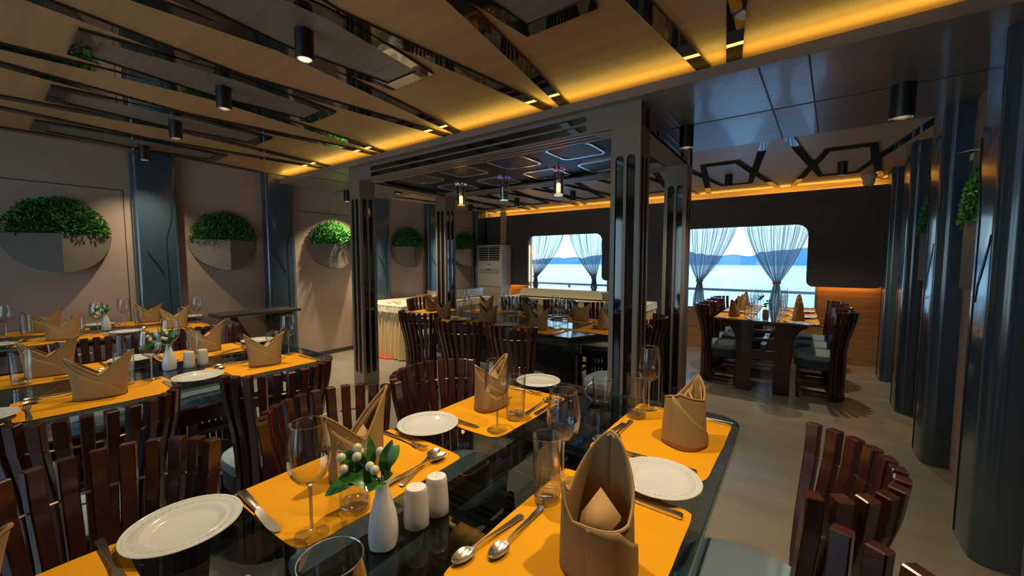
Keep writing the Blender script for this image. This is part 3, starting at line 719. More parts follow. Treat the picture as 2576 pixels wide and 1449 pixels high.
def mk_tumbler():
    t = thing('tumbler', '', 'water glass')
    wl_ = part(MB().lathe([(0.0345, 0.016), (0.0385, 0.160), (0.0388, 0.1615), (0.0374, 0.1615), (0.0372, 0.160), (0.0330, 0.022), (0.030, 0.020), (0.0, 0.0195)], 36), 'wall', M['glass'], t, smooth=True)
    tb_ = part(MB().lathe([(0.0, 0.0), (0.031, 0.0), (0.0340, 0.004), (0.0345, 0.016), (0.030, 0.0185), (0.0, 0.017)], 36), 'thick_base', M['solidglass'], t, smooth=True)
    part(MB().tube([(0.0381*cos(2*pi*i/36), 0.0381*sin(2*pi*i/36), 0.1612) for i in range(37)], 0.0010, 6, cap=False), 'rim', M['rim'], wl_, smooth=True)
    part(MB().tube([(0.0338*cos(2*pi*i/36), 0.0338*sin(2*pi*i/36), 0.0185) for i in range(37)], 0.0012, 6, cap=False), 'base_ring', M['rim'], tb_, smooth=True)
    return t
def mk_plate():
    t = thing('side_plate', '', 'plate'); R = 0.112
    ds_ = part(MB().lathe([(0.0, 0.006), (0.060, 0.006), (0.066, 0.0075), (0.073, 0.0130), (0.077, 0.0145), (0.079, 0.0152), (0.080, 0.0147), (0.104, 0.0178), (0.1045, 0.0188), (0.107, 0.0182), (0.1085, 0.0192), (R, 0.0195), (R+0.0008, 0.0182), (R-0.002, 0.0165), (0.078, 0.0110), (0.066, 0.0022), (0.060, 0.0), (0.0, 0.0)], 72), 'dish', M['plate'], t, smooth=True)
    # embossed scroll band on the rim
    e = MB(); NS = 240
    for ph0 in (0, pi):
        e.tube([((0.0925+0.0055*sin(2*pi*q/NS*20+ph0))*cos(2*pi*q/NS), (0.0925+0.0055*sin(2*pi*q/NS*20+ph0))*sin(2*pi*q/NS), 0.01645+0.0055*0.11*sin(2*pi*q/NS*20+ph0)) for q in range(NS+1)], 0.0006, 4, cap=False)
    for k in range(40):
        a0 = 2*pi*(k+0.5)/40; rr = 0.0925
        e.tube([((rr-0.003)*cos(a0-0.02), (rr-0.003)*sin(a0-0.02), 0.0162), (rr*cos(a0+0.012), rr*sin(a0+0.012), 0.0168), ((rr+0.004)*cos(a0-0.012), (rr+0.004)*sin(a0-0.012), 0.0171)], [0.0004, 0.0011, 0.0004], 4)
    part(e, 'scroll_band', M['plate'], ds_, smooth=True)
    return t
def mk_knife():
    t = thing('table_knife', '', 'knife')
    part(MB().ribbon([(0, -0.125, 0.004), (0, -0.12, 0.005), (0, -0.06, 0.005), (0, -0.01, 0.0045), (0, 0.0, 0.004)], [0.016, 0.021, 0.018, 0.014, 0.012], [0.004, 0.008, 0.008, 0.007, 0.005], lambda k: (1, 0, 0)), 'handle', M['steel'], t, bevel=0.0015, segs=2, smooth=True)
    part(MB().ribbon([(0, 0.0, 0.0035), (0.001, 0.01, 0.003), (0.002, 0.05, 0.0025), (0.002, 0.10, 0.0022), (0.0, 0.118, 0.002), (-0.003, 0.125, 0.002)], [0.012, 0.019, 0.021, 0.022, 0.016, 0.003], [0.004, 0.0022, 0.0018, 0.0015, 0.0012, 0.001], lambda k: (1, 0, 0)), 'blade', M['steel'], t, smooth=True)
    return t
def mk_fork():
    t = thing('table_fork', '', 'fork')
    part(MB().ribbon([(0, -0.115, 0.004), (0, -0.11, 0.0045), (0, -0.05, 0.005), (0, 0.01, 0.008), (0, 0.045, 0.009), (0, 0.06, 0.006), (0, 0.075, 0.005)], [0.010, 0.017, 0.012, 0.006, 0.007, 0.020, 0.023], [0.002, 0.0035, 0.0035, 0.004, 0.003, 0.002, 0.0018], lambda k: (1, 0, 0)), 'handle', M['steel'], t, bevel=0.0006, segs=1, smooth=True)
    f = MB()
    for i in range(4):
        x = -0.0093+i*0.0062; f.ribbon([(x, 0.074, 0.005), (x, 0.095, 0.006), (x*0.96, 0.115, 0.010), (x*0.95, 0.122, 0.013)], [0.0036, 0.0032, 0.0028, 0.0012], 0.0015, lambda k: (1, 0, 0))
    part(f, 'tines', M['steel'], t, smooth=True)
    return t
def mk_spoon():
    t = thing('table_spoon', '', 'spoon')
    part(MB().ribbon([(0, -0.105, 0.004), (0, -0.10, 0.0045), (0, -0.04, 0.006), (0, 0.02, 0.010), (0, 0.05, 0.010), (0, 0.062, 0.008)], [0.010, 0.017, 0.011, 0.006, 0.006, 0.012], [0.002, 0.0035, 0.0035, 0.004, 0.003, 0.0018], lambda k: (1, 0, 0)), 'handle', M['steel'], t, bevel=0.0006, segs=1, smooth=True)
    vs = []; fs = []; N = 24
    for s_ in (0, 1):
        for r in range(7):
            q = r/6
            for i in range(N):
                a = 2*pi*i/N; x = 0.0185*q*cos(a)*(1-0.12*sin(a)); y = 0.085+0.029*q*sin(a)
                z = 0.0015+0.0075*q*q + (0.0012 if s_ else 0); vs.append((x, y, z))
    for s_ in (0, 1):
        for r in range(6):
            for i in range(N):
                j = (i+1) % N; b = s_*7*N; fs.append((b+r*N+i, b+r*N+j, b+(r+1)*N+j, b+(r+1)*N+i))
    for i in range(N):
        j = (i+1) % N; fs.append((6*N+i, 6*N+j, 13*N+j, 13*N+i))
    part(MB().add(vs, fs), 'bowl', M['steel'], t, smooth=True)
    return t
def mk_mat():
    t = thing('placemat', '', 'placemat')
    rnd = random.Random(5); nx, ny = 30, 22; vs = []; fs = []
    hx, hy = 0.262, 0.184
    def zf(x, y): return 0.0016 + 0.0006*sin(x*19+1)*cos(y*23)+0.0005*sin(x*41+y*17)
    for top in (1, 0):
        for j in range(ny+1):
            for i in range(nx+1):
                u, v = -1+2*i/nx, -1+2*j/ny
                x, y = u*hx*(1+0.004*sin(v*5)), v*hy*(1+0.006*sin(u*6+1))
                cu = 1-0.045*(abs(u)**8)*(abs(v)**8); z = zf(x, y) + (0.003*max(0, u*v-0.8)*5)
                vs.append((x*cu, y*cu, z+0.0014 if top else max(0.0002, z-0.0008)))
    W = nx+1; n1 = W*(ny+1)
    for j in range(ny):
        for i in range(nx):
            a = j*W+i; fs.append((a, a+1, a+W+1, a+W)); fs.append((n1+a, n1+a+W, n1+a+W+1, n1+a+1))
    for i in range(nx): fs.append((i, n1+i, n1+i+1, i+1)); a = ny*W+i; fs.append((a, a+1, n1+a+1, n1+a))
    for j in range(ny): a = j*W; fs.append((a, a+W, n1+a+W, n1+a)); a = j*W+nx; fs.append((a, n1+a, n1+a+W, a+W))
    part(MB().add(vs, fs), 'cloth', M['mat'], t, smooth=True)
    return t
def napkin_mesh(hp1, hp2, v, rx=0.086, ry=0.05, seed=0, flare=0.32, pinch=0.72, w1=pi/2, w2=pi/2, th2=pi, wrap=True, cuff=True):
    """standing bishop's mitre fold: two peaks on the x axis, V notches front and back"""
    rnd = random.Random(seed); ph = rnd.uniform(0, 6)
    def shell(mb, th0, th1, n, m, kx, ky, hf, z0=0.0, off=0.0):
        vs = []; fs = []
        for i in range(n+1):
            th = th0 + (th1-th0)*i/n; H = hf(th)
            for j in range(m+1):
                t_ = j/m; z = z0 + (H-z0)*t_
                hp = hp1 if cos(th) > 0 else hp2
                q = z/max(hp1, hp2)
                wob = 1+0.02*sin(3*th+ph)*(0.4+q)
                c, s_ = cos(th), sin(th)
                ex = abs(c)**0.82*(1 if c >= 0 else -1); ey = abs(s_)**0.72*(1 if s_ >= 0 else -1)
                x = (rx*kx*(1+flare*q*q)*wob)*ex
                y = (ry*ky*(1-pinch*q**1.3)*wob)*ey + off
                vs.append((x, y, z))
        for i in range(n):
            for j in range(m):
                a = i*(m+1)+j; fs.append((a, a+m+1, a+m+2, a+1))
        mb.add(vs, fs)
    def H(th):
        a = abs(((th+pi) % (2*pi))-pi); b = abs(((th-th2+pi) % (2*pi))-pi)
        if w1 == pi/2 and w2 == pi/2 and cuff: return v + (hp1 if cos(th) > 0 else hp2)*0 + ((hp1 if cos(th) > 0 else hp2)-v)*(abs(cos(th))**0.82)**1.15
        f = lambda d: max(0, 1-d)**1.05
        return v + max((hp1-v)*f(a/w1), (hp2-v)*f(b/w2))
    mb = MB()
    shell(mb, 0, 2*pi, 72, 12, 1.0, 1.0, H, z0=0.0022)
    # outer wrap crossing the front diagonally
    def H2(th):
        d = (th+pi)/(0.86*pi); return max(0.012, hp2*0.96*(1-d)**1.0)
    if wrap: shell(mb, -pi*0.995, -pi*0.14, 36, 8, 1.035, 1.10, lambda th: min(H2(th), H(th)*0.995) if th < -pi*0.5 else H2(th), z0=0.0022)
    # stitched hem round the rim
    hem = []
    for i in range(73):
        th = 2*pi*i/72; z = H(th)*0.985; q = z/max(hp1, hp2); c, s_ = cos(th), sin(th)
        wob = 1+0.02*sin(3*th+ph)*(0.4+q)
        ex = abs(c)**0.82*(1 if c >= 0 else -1); ey = abs(s_)**0.72*(1 if s_ >= 0 else -1)
        hem.append((rx*(1+flare*q*q)*wob*ex*1.01, ry*(1-pinch*q**1.3)*wob*ey*1.015, z))
    mb.tube(hem, 0.0017, 6)
    # inner folded cuff and inside flap
    if cuff: shell(mb, 0.25, pi-0.25, 24, 6, 0.93, 0.80, lambda th: H(th)*0.90, z0=0.0022)
    if cuff: shell(mb, -pi+0.3, -0.3, 24, 6, 0.92, 0.78, lambda th: H(th)*0.93, z0=0.0022)
    # flaps standing inside
    z1 = v*1.04
    mb.add([(-rx*0.78, ry*0.45, v*0.30), (-rx*0.80, -ry*0.20, v*0.55), (rx*0.35, -ry*0.62, z1*0.80), (rx*0.30, ry*0.02, z1*1.22), (rx*0.10, ry*0.50, z1*0.75)], [(0, 1, 2, 3), (0, 3, 4)])
    mb.add([(rx*0.78, ry*0.30, v*0.40), (rx*0.55, -ry*0.60, v*0.70), (rx*0.30, ry*0.05, z1*1.20)], [(0, 1, 2)])
    return mb
def mk_napkin(hp1, hp2, v, **kw):
    def f():
        o = napkin_mesh(hp1, hp2, v, **kw).build('folded_napkin', M['napkin'], None, smooth=True)
        tag(o, '', 'napkin')
        md = o.modifiers.new('thickness', 'SOLIDIFY'); md.thickness = 0.0036; md.offset = 0
        return o
    return f
def mk_shaker(holes):
    def f():
        t = thing('shaker', '', 'shaker')
        part(MB().lathe([(0.0, 0.0), (0.0285, 0.0), (0.0305, 0.003), (0.0300, 0.03), (0.0262, 0.083), (0.0255, 0.0905), (0.0235, 0.0945), (0.0, 0.0965)], 32, sy=0.86), 'body', M['white'], t, smooth=True)
        h = MB()
        for i in range(holes):
            a = 2*pi*i/max(holes, 1); r = 0.008 if holes > 1 else 0.0
            h.lathe([(0.0, 0.0), (0.0011, 0.0)], 8, c=(r*cos(a), r*sin(a)*0.9, 0.0965))
        part(h, 'pour_holes', M['hole'], t)
        return t
    return f
def mk_vase():
    t = thing('bud_vase', '', 'vase')
    vs = []; fs = []; n = 40
    prof = [(0.0, 0.0), (0.024, 0.0), (0.0285, 0.004), (0.0305, 0.02), (0.0305, 0.045), (0.027, 0.075), (0.020, 0.105), (0.0145, 0.125), (0.0130, 0.14), (0.0140, 0.152), (0.0120, 0.152), (0.0105, 0.14), (0.0105, 0.10)]
    for r, z in prof:
        sq = 0.22*max(0, min(1, (0.12-z)/0.08))
        for i in range(n):
            a = 2*pi*i/n; k = 1+sq*(abs(sin(2*a))**1.5)*0.45
            vs.append((r*k*cos(a), r*k*sin(a), z))
    for k in range(len(prof)-1):
        for i in range(n):
            j = (i+1) % n; fs.append((k*n+i, k*n+j, (k+1)*n+j, (k+1)*n+i))
    part(MB().add(vs, fs), 'body', M['white'], t, smooth=True)
    return t
def leaf_blade(mb, p0, p1, wid, up, n=8, cup=0.25, droop=0.0):
    p0 = Vector(p0); p1 = Vector(p1); d = p1-p0; s = d.cross(Vector(up)).normalized(); nn = s.cross(d).normalized()
    vs = []; fs = []
    for i in range(n+1):
        t_ = i/n; c = p0 + d*t_ + nn*(0.10*d.length*sin(pi*t_)) - Vector((0, 0, droop*d.length*t_*t_))
        w_ = wid*(sin(pi*min(1, t_*0.93+0.05))**0.75)
        for k in (-1, -0.5, 0, 0.5, 1): vs.append(c + s*(w_*0.5*k) + nn*(cup*w_*abs(k)*0.5))
    for i in range(n):
        for k in range(4): a = i*5+k; fs.append((a, a+1, a+6, a+5))
    mb.add(vs, fs)
def mk_sprig():
    """local x runs to the camera's right, z up; stands in the vase mouth at z 0.15"""
    t = thing('berry_sprig', '', 'artificial flowers')
    lf = MB(); st = MB(); br = MB()
    z0 = 0.148
    B = [(-0.085, 0.205, -0.01), (-0.073, 0.187, -0.025), (-0.053, 0.222, 0.0), (-0.047, 0.211, -0.018), (-0.003, 0.214, 0.0), (0.013, 0.207, 0.005), (-0.019, 0.191, -0.02), (-0.006, 0.187, -0.028), (-0.060, 0.198, 0.03)]
    for x, z, y in B:
        br.lathe([(0.0004, -0.0100), (0.005, -0.0087), (0.0087, -0.005), (0.0100, 0), (0.0087, 0.005), (0.005, 0.0087), (0.0004, 0.0100)], 14, c=(x, y, z))
        st.tube([(0, 0, z0-0.03), (x*0.3, y*0.4, z0+0.01), (x*0.8, y*0.8, z-0.02), (x, y, z-0.008)], 0.0013, 6)
    L = [((-0.045, -0.01, 0.155), (-0.112, -0.03, 0.132), 0.040, (0, -0.4, 1)), ((-0.03, 0.0, 0.160), (-0.080, 0.0, 0.215), 0.044, (0.3, -1, 0.3)), ((-0.03, 0.0, 0.165), (-0.030, 0.005, 0.248), 0.026, (0.9, -0.6, 0)),
         ((-0.01, -0.01, 0.158), (-0.050, -0.045, 0.172), 0.040, (0, -0.8, 0.6)), ((0.002, -0.01, 0.150), (-0.012, -0.055, 0.155), 0.046, (0, -0.3, 1)), ((0.006, 0.0, 0.158), (0.024, 0.0, 0.240), 0.032, (-0.2, -1, 0)),
         ((0.004, 0, 0.160), (0.030, -0.02, 0.175), 0.022, (0, -1, 0.5)), ((-0.02, 0.01, 0.165), (-0.070, 0.03, 0.185), 0.040, (0, -0.6, 0.8)), ((-0.035, -0.01, 0.16), (-0.082, -0.028, 0.168), 0.036, (0, -0.7, 0.7)), ((0, 0.02, 0.16), (0.02, 0.06, 0.20), 0.035, (0, -0.6, 0.8))]
    for a, b, wd, up in L: leaf_blade(lf, a, b, wd, up)
    part(lf, 'leaves', M['leaf2'], t, smooth=True); part(st, 'stems', M['stem'], t, smooth=True); part(br, 'berries', M['berry'], t, smooth=True)
    return t
P = dict(wine=Proto(mk_wine), tumbler=Proto(mk_tumbler), plate=Proto(mk_plate), knife=Proto(mk_knife), fork=Proto(mk_fork), spoon=Proto(mk_spoon), mat=Proto(mk_mat),
         nap=[Proto(mk_napkin(0.205, 0.195, 0.105, seed=1)), Proto(mk_napkin(0.19, 0.20, 0.11, seed=4, rx=0.082))],
         salt=Proto(mk_shaker(1)), pepper=Proto(mk_shaker(4)), vase=Proto(mk_vase), sprig=Proto(mk_sprig))
MT = TZ + 0.0048     # surface of a mat
def setting(cx, cy, ang, where, grp, items=None, nap=None, rnd=None, naprot=None):
    """a cover; local +y is the diner's forward direction, +x the diner's right"""
    rnd = rnd or random.Random(int(abs(cx*131+cy*977))); c, s = cos(ang), sin(ang)
    def W(u, v): return (cx + u*c - v*s, cy + u*s + v*c)
    J = lambda k=0.006: rnd.uniform(-k, k)
    items = items or ('mat', 'nap', 'wine', 'tumbler', 'plate', 'knife', 'fork', 'spoon')
    if 'mat' in items: P['mat'].put((cx, cy, TZ+0.0002), ang+J(0.02), 'mustard yellow placemat ' + where, 'mustard placemats ' + grp)
    if 'nap' in items:
        x, y = W(J(), -0.01+J()); pr = nap or P['nap'][rnd.randrange(2)]
        pr.put((x, y, MT), ang+J(0.25)+(pi if rnd.random() < 0.5 else 0) if naprot is None else naprot, 'crown folded tan napkin ' + where, 'folded napkins ' + grp)
    if 'wine' in items: x, y = W(0.215+J(), 0.150+J()); P['wine'].put((x, y, MT), 0, 'stemmed wine glass ' + where, 'wine glasses ' + grp)
    if 'tumbler' in items: x, y = W(0.105+J(), 0.140+J()); P['tumbler'].put((x, y, MT), 0, 'straight water glass ' + where, 'water glasses ' + grp)
    if 'plate' in items: x, y = W(-0.345+J(), -0.05+J()); P['plate'].put((x, y, TZ+0.0060), rnd.uniform(0, 3), 'embossed white side plate ' + where, 'side plates ' + grp)
    if 'knife' in items: x, y = W(0.232+J(), -0.065+J()); P['knife'].put((x, y, MT-0.001), ang+J(0.05), 'steel table knife ' + where, 'table knives ' + grp)
    if 'fork' in items: x, y = W(-0.222+J(), -0.06+J()); P['fork'].put((x, y, MT-0.001), ang+J(0.05), 'steel table fork ' + where, 'table forks ' + grp)
    if 'spoon' in items:
        x, y = W(-0.120, 0.125); P['spoon'].put((x, y, MT-0.001), ang+pi/2+0.30, 'steel spoon nearer the diner ' + where, 'spoons ' + grp)
        x, y = W(-0.105, 0.158); P['spoon'].put((x, y, MT+0.001), ang+pi/2-0.02, 'steel spoon nearer the table middle ' + where, 'spoons ' + grp)
NT = 'on the near table'
def sg(name, x, y, rz, lab, grp, z=MT, scale=None): return P[name].put((x, y, z), rz, lab, grp, scale)
# --- near table, cover A (left, behind the vase)
A_ = 'at the near table, left side, by the berry vase'
setting(-1.03, 0.645, FX, A_, NT, items=('mat',))
Proto(mk_napkin(0.232, 0.205, 0.105, seed=2, rx=0.080, flare=0.42)).put((-1.045, 0.655, MT), pi/2+0.05, 'crown folded tan napkin ' + A_, 'folded napkins ' + NT)
sg('wine', -0.880, 0.432, 0, 'stemmed wine glass ' + A_, 'wine glasses ' + NT); sg('tumbler', -0.885, 0.545, 0, 'straight water glass ' + A_, 'water glasses ' + NT, scale=(1.05, 1.05, 1.05))
sg('knife', -1.075, 0.397, FX-0.05, 'steel table knife ' + A_, 'table knives ' + NT, MT-0.001)
sg('fork', -1.095, 0.863, FX, 'steel table fork ' + A_, 'table forks ' + NT, MT-0.001)
sg('spoon', -0.905, 0.775, 0.33, 'steel spoon under the other ' + A_, 'spoons ' + NT, MT-0.001); sg('spoon', -0.899, 0.755, -0.04, 'steel spoon over the other ' + A_, 'spoons ' + NT, MT+0.004)
sg('plate', -1.105, 0.987, 0.4, 'white side plate with embossed rim left of the far left mat of the near table', 'side plates ' + NT, TZ+0.0060)
sg('plate', -1.132, 0.265, 0.9, 'large looking white plate with embossed rim in the lower left of the photo', 'side plates ' + NT, TZ+0.0060)
# cover B (far left)
B_ = 'at the far left corner of the near table'
setting(-1.02, 1.325, FX, B_, NT, items=('mat',))
Proto(mk_napkin(0.215, 0.200, 0.125, seed=9, rx=0.082, flare=0.15)).put((-1.052, 1.30, MT), pi/2-0.1, 'crown folded tan napkin ' + B_, 'folded napkins ' + NT)
sg('wine', -0.883, 1.125, 0, 'stemmed wine glass ' + B_, 'wine glasses ' + NT); sg('tumbler', -0.892, 1.255, 0, 'straight water glass ' + B_, 'water glasses ' + NT)
sg('knife', -1.078, 1.100, FX, 'steel table knife ' + B_, 'table knives ' + NT, MT-0.001); sg('fork', -1.07, 1.545, FX, 'steel table fork ' + B_, 'table forks ' + NT, MT-0.001)
sg('spoon', -0.885, 1.415, 0.05, 'steel spoon nearer the napkin ' + B_, 'spoons ' + NT, MT-0.001); sg('spoon', -0.848, 1.435, 0.0, 'steel spoon nearer the table middle ' + B_, 'spoons ' + NT, MT-0.001)
sg('plate', -1.055, 1.685, 0.2, 'white side plate with embossed rim behind the far left napkin of the near table', 'side plates ' + NT, TZ+0.0060)
# cover C (far right)
C_ = 'at the far right corner of the near table'
setting(-0.368, 1.455, FL_, C_, NT, items=('mat',))
Proto(mk_napkin(0.228, 0.190, 0.145, seed=12, rx=0.070, ry=0.064, flare=0.02, pinch=0.38, w1=1.25, w2=1.9, th2=pi+0.5)).put((-0.300, 1.430, MT), radians(68), 'rounded folded tan napkin ' + C_, 'folded napkins ' + NT)
sg('wine', -0.494, 1.672, 0, 'stemmed wine glass ' + C_, 'wine glasses ' + NT); sg('tumbler', -0.508, 1.556, 0, 'straight water glass ' + C_, 'water glasses ' + NT)
sg('knife', -0.300, 1.680, FL_, 'steel table knife ' + C_, 'table knives ' + NT, MT-0.001); sg('fork', -0.335, 1.232, FL_+0.05, 'steel table fork ' + C_, 'table forks ' + NT, MT-0.001)
sg('spoon', -0.505, 1.395, pi+0.02, 'steel spoon nearer the napkin ' + C_, 'spoons ' + NT, MT-0.001); sg('spoon', -0.532, 1.350, pi-0.12, 'steel spoon nearer the table middle ' + C_, 'spoons ' + NT, MT-0.001)
sg('plate', -0.296, 1.114, 0.7, 'white embossed plate on the right of the near table behind the big napkin', 'side plates ' + NT, TZ+0.0060)
# cover D (right foreground)
D_ = 'at the right foreground place of the near table'
setting(-0.372, 0.775, FL_, D_, NT, items=('mat',))
Proto(mk_napkin(0.258, 0.185, 0.120, seed=21, rx=0.068, ry=0.072, flare=0.06, pinch=0.16, w1=1.75, w2=0.75, th2=radians(122), cuff=False)).put((-0.315, 0.735, MT), radians(92), 'large mitre folded tan napkin ' + D_, 'folded napkins ' + NT)
sg('wine', -0.520, 0.965, 0, 'stemmed wine glass ' + D_, 'wine glasses ' + NT); sg('tumbler', -0.511, 0.862, 0, 'straight water glass ' + D_, 'water glasses ' + NT, scale=(1, 1, 1.08))
sg('knife', -0.330, 0.992, FL_, 'steel table knife ' + D_, 'table knives ' + NT, MT-0.001)
sg('spoon', -0.500, 0.722, pi+0.03, 'steel spoon nearer the napkin ' + D_, 'spoons ' + NT, MT-0.001); sg('spoon', -0.538, 0.665, pi-0.12, 'steel spoon nearer the table middle ' + D_, 'spoons ' + NT, MT-0.001)
# cover E (bottom left corner) and the stray glass in front
E_ = 'at the bottom left corner of the photo'
setting(-1.03, -0.092, FX, E_, NT, items=('mat', 'nap'), nap=P['nap'][1], naprot=pi/2)
sg('fork', -1.13, 0.142, FX, 'steel table fork ' + E_, 'table forks ' + NT, MT-0.001)
sg('wine', -0.455, 0.245, 0, 'clear stemmed wine glass cut off by the bottom edge of the photo', 'wine glasses ' + NT, TZ+0.0002)
# vase, shakers, mug
VX, VY = -0.724, 0.512
sg('vase', VX, VY, YAW, 'white ceramic bud vase in the middle of the near table', 'white bud vases', TZ)
sg('sprig', VX, VY, YAW, 'green leaves with cream berries in the near vase', 'berry sprigs in the vases', TZ)
P['salt'].put((-0.717, 0.600, TZ), YAW, 'white ceramic shaker with one hole, nearer one beside the near vase', 'white shakers'); P['pepper'].put((-0.713, 0.662, TZ), YAW, 'white ceramic shaker with four holes, farther one beside the near vase', 'white shakers')
def mk_mug():
    t = thing('glass_mug', '', 'mug')
    part(MB().lathe([(0.036, 0.014), (0.046, 0.118), (0.0462, 0.120), (0.0440, 0.120), (0.0435, 0.118), (0.0335, 0.020), (0.0, 0.018)], 10), 'wall', M['glass'], t, smooth=True)
    part(MB().tube([(0.0452*cos(2*pi*i/10), 0.0452*sin(2*pi*i/10), 0.120) for i in range(11)], 0.0013, 6, cap=False), 'rim', M['rim'], t, smooth=True)
    part(MB().lathe([(0.0, 0.0), (0.033, 0.0), (0.036, 0.004), (0.036, 0.014), (0.0, 0.016)], 10), 'thick_base', M['solidglass'], t, smooth=True)
    part(MB().tube([(-0.043 - 0.034*sin(pi*k/12), 0, 0.104-0.082*k/12) for k in range(13)], 0.0052, 10), 'handle', M['rim'], t, smooth=True)
    return t
mg = mk_mug(); mg.location = (-0.672, 1.60, TZ); mg.rotation_euler = (0, 0, YAW); mg['label'] = 'clear glass mug with a handle at the far end of the near table'
# --- left table
LT = 'on the left table'
for side, x, ang, ys in (('near', -2.610, FL_, (1.035, 0.335)), ('far', -3.315, FX, (0.945, 0.235))):
    for y, nm in zip(ys, ('right', 'left')):
        setting(x, y, ang, 'at the %s side, %s place of the left table' % (side, nm), LT, naprot=pi/2+random.uniform(-0.15, 0.15)-0.12)
sg('vase', -2.935, 0.662, YAW, 'white ceramic bud vase in the middle of the left table', 'white bud vases', TZ); sg('sprig', -2.935, 0.662, YAW+0.6, 'green leaves with cream berries in the left table vase', 'berry sprigs in the vases', TZ)
P['salt'].put((-2.913, 0.748, TZ), YAW, 'white ceramic shaker nearer the vase on the left table', 'white shakers'); P['pepper'].put((-2.915, 0.815, TZ), YAW, 'white ceramic shaker farther from the vase on the left table', 'white shakers')
# --- farthest left table
for side, x, ang, ys in (('near', -4.77, FL_, (1.13, 0.43)), ('wall', -5.40, FX, (1.08, 0.38))):
    for y, nm in zip(ys, ('right', 'left')):
        setting(x, y, ang, 'at the planter wall table, %s side, %s place' % (side, nm), 'on the planter wall table', naprot=pi/2+random.uniform(-0.15, 0.15)-0.15)
sg('vase', -5.09, 0.72, YAW, 'white ceramic bud vase on the table along the planter wall', 'white bud vases', TZ); sg('sprig', -5.09, 0.72, YAW+0.4, 'green leaves with cream berries on the table along the planter wall', 'berry sprigs in the vases', TZ)
# --- central table
for side, y, ang, xs in (('near', 3.075, 0, (-3.15, -2.52, -1.92)), ('far', 3.80, pi, (-3.15, -2.50, -1.86))):
    for x, nm in zip(xs, ('left', 'middle', 'right')):
        setting(x, y, ang, 'at the %s side, %s place of the central table' % (side, nm), 'on the central table', naprot=random.uniform(-0.2, 0.2)+0.15)
setting(-1.46, 3.44, FL_, 'at the right end of the central table', 'on the central table', items=('mat', 'nap'), nap=P['nap'][0], naprot=pi/2+0.3)
setting(-3.74, 3.44, FX, 'at the left end of the central table', 'on the central table', items=('mat', 'nap', 'knife', 'fork'), naprot=pi/2)
sg('vase', -2.22, 3.46, YAW, 'white ceramic bud vase on the central table', 'white bud vases', TZ); sg('sprig', -2.22, 3.46, YAW+1.0, 'green leaves with cream berries on the central table', 'berry sprigs in the vases', TZ)
# --- window table
for side, x, ang in (('left', -0.565, FX), ('right', 0.01, FL_)):
    for y, nm in zip((5.14, 5.74, 6.32), ('nearest', 'middle', 'farthest')):
        setting(x, y, ang, 'at the %s side, %s place of the window table' % (side, nm), 'on the window table', naprot=pi/2+random.uniform(-0.2, 0.2))
M['bamboo'] = mat('ribbed_tan_ceramic', (0.42, 0.32, 0.18), 0.4)
vt = thing('bud_vase', 'ribbed tan bud vase on the window table', 'vase', (-0.268, 5.03, TZ))
part(MB().lathe([(0, 0), (0.026, 0), (0.032, 0.03), (0.031, 0.07), (0.027, 0.105), (0.022, 0.11), (0.018, 0.10)], 12), 'body', M['bamboo'], vt)
sp = thing('leaf_sprig', 'dark leafy sprig in the vase on the window table', 'artificial flowers', (-0.268, 5.03, TZ), YAW)
st = MB(); lf = MB()
st.tube([(0, 0, 0.06), (0.0, 0, 0.14), (-0.03, 0, 0.20), (-0.05, 0, 0.235)], 0.002, 6); st.tube([(0, 0, 0.12), (0.02, 0, 0.18), (0.03, 0, 0.2)], 0.002, 6)
for a, b in (((-0.05, 0, 0.23), (-0.09, 0, 0.215)), ((-0.05, 0, 0.235), (-0.03, 0, 0.27)), ((-0.045, 0, 0.235), (-0.09, 0.0, 0.25)), ((0.02, 0, 0.18), (-0.03, 0, 0.16)), ((0.02, 0, 0.18), (0.06, 0, 0.14)), ((0.03, 0, 0.2), (0.06, 0.01, 0.215)), ((0.03, 0, 0.2), (0.0, 0.01, 0.20)), ((0.01, 0, 0.15), (-0.03, 0, 0.14))):
    leaf_blade(lf, a, b, 0.022, (0.2, -1, 0.6))
part(st, 'stems', M['stem'], sp); part(lf, 'leaves', M['leaf2'], sp, smooth=True)

# ------------------------------------------------------------------ curtains
def curtain(x0, x1, xg, label, zt=1.965, zg=1.08, zb=0.66, side=0):
    t = thing('curtain', label, 'curtain', ((x0+x1)/2, 6.905, zb), 0, 'sheer grey curtains')
    cx = (x0+x1)/2; n, m = 150, 34; vs = []; fs = []
    xb0, xb1 = xg-0.10, xg+0.09
    for j in range(m+1):
        v = j/m
        if v < 0.72:
            q = v/0.72; z = zt + (zg-zt)*q; k = q**1.55
            a = x0+(xg-0.035-x0)*k; b = x1+(xg+0.035-x1)*k
        else:
            q = (v-0.72)/0.28; z = zg + (zb-zg)*q; k = sin(q*pi/2)*0.9
            a = xg-0.035+(xb0-xg+0.035)*k; b = xg+0.035+(xb1-xg-0.035)*k
        for i in range(n+1):
            u = i/n; ph = 2*pi*u*11
            amp = 0.018 if v > 0.05 else 0.008
            x = a+(b-a)*(u+0.008*sin(ph*0.5+3*v)); y = amp*sin(ph+0.8*sin(u*9))+0.004*sin(ph*2.3+v*5)
            vs.append((x-cx, y, z-zb))
    for j in range(m):
        for i in range(n): a = j*(n+1)+i; fs.append((a, a+1, a+n+2, a+n+1))
    part(MB().add(vs, fs), 'sheer', M['curtain'], t, smooth=True)
    part(MB().ribbon([(xg-0.05-cx, -0.018, zg-zb+0.01), (xg-cx, -0.024, zg-zb), (xg+0.05-cx, -0.018, zg-zb+0.02)], 0.045, 0.006, lambda k: (0, 0, 1)), 'tie_band', M['bronze'], t)
    return t
curtain(-4.56, -3.73, -4.40, 'sheer grey curtain tied back at the left of the left window')
curtain(-3.66, -2.90, -3.10, 'sheer grey curtain tied back at the right of the left window')
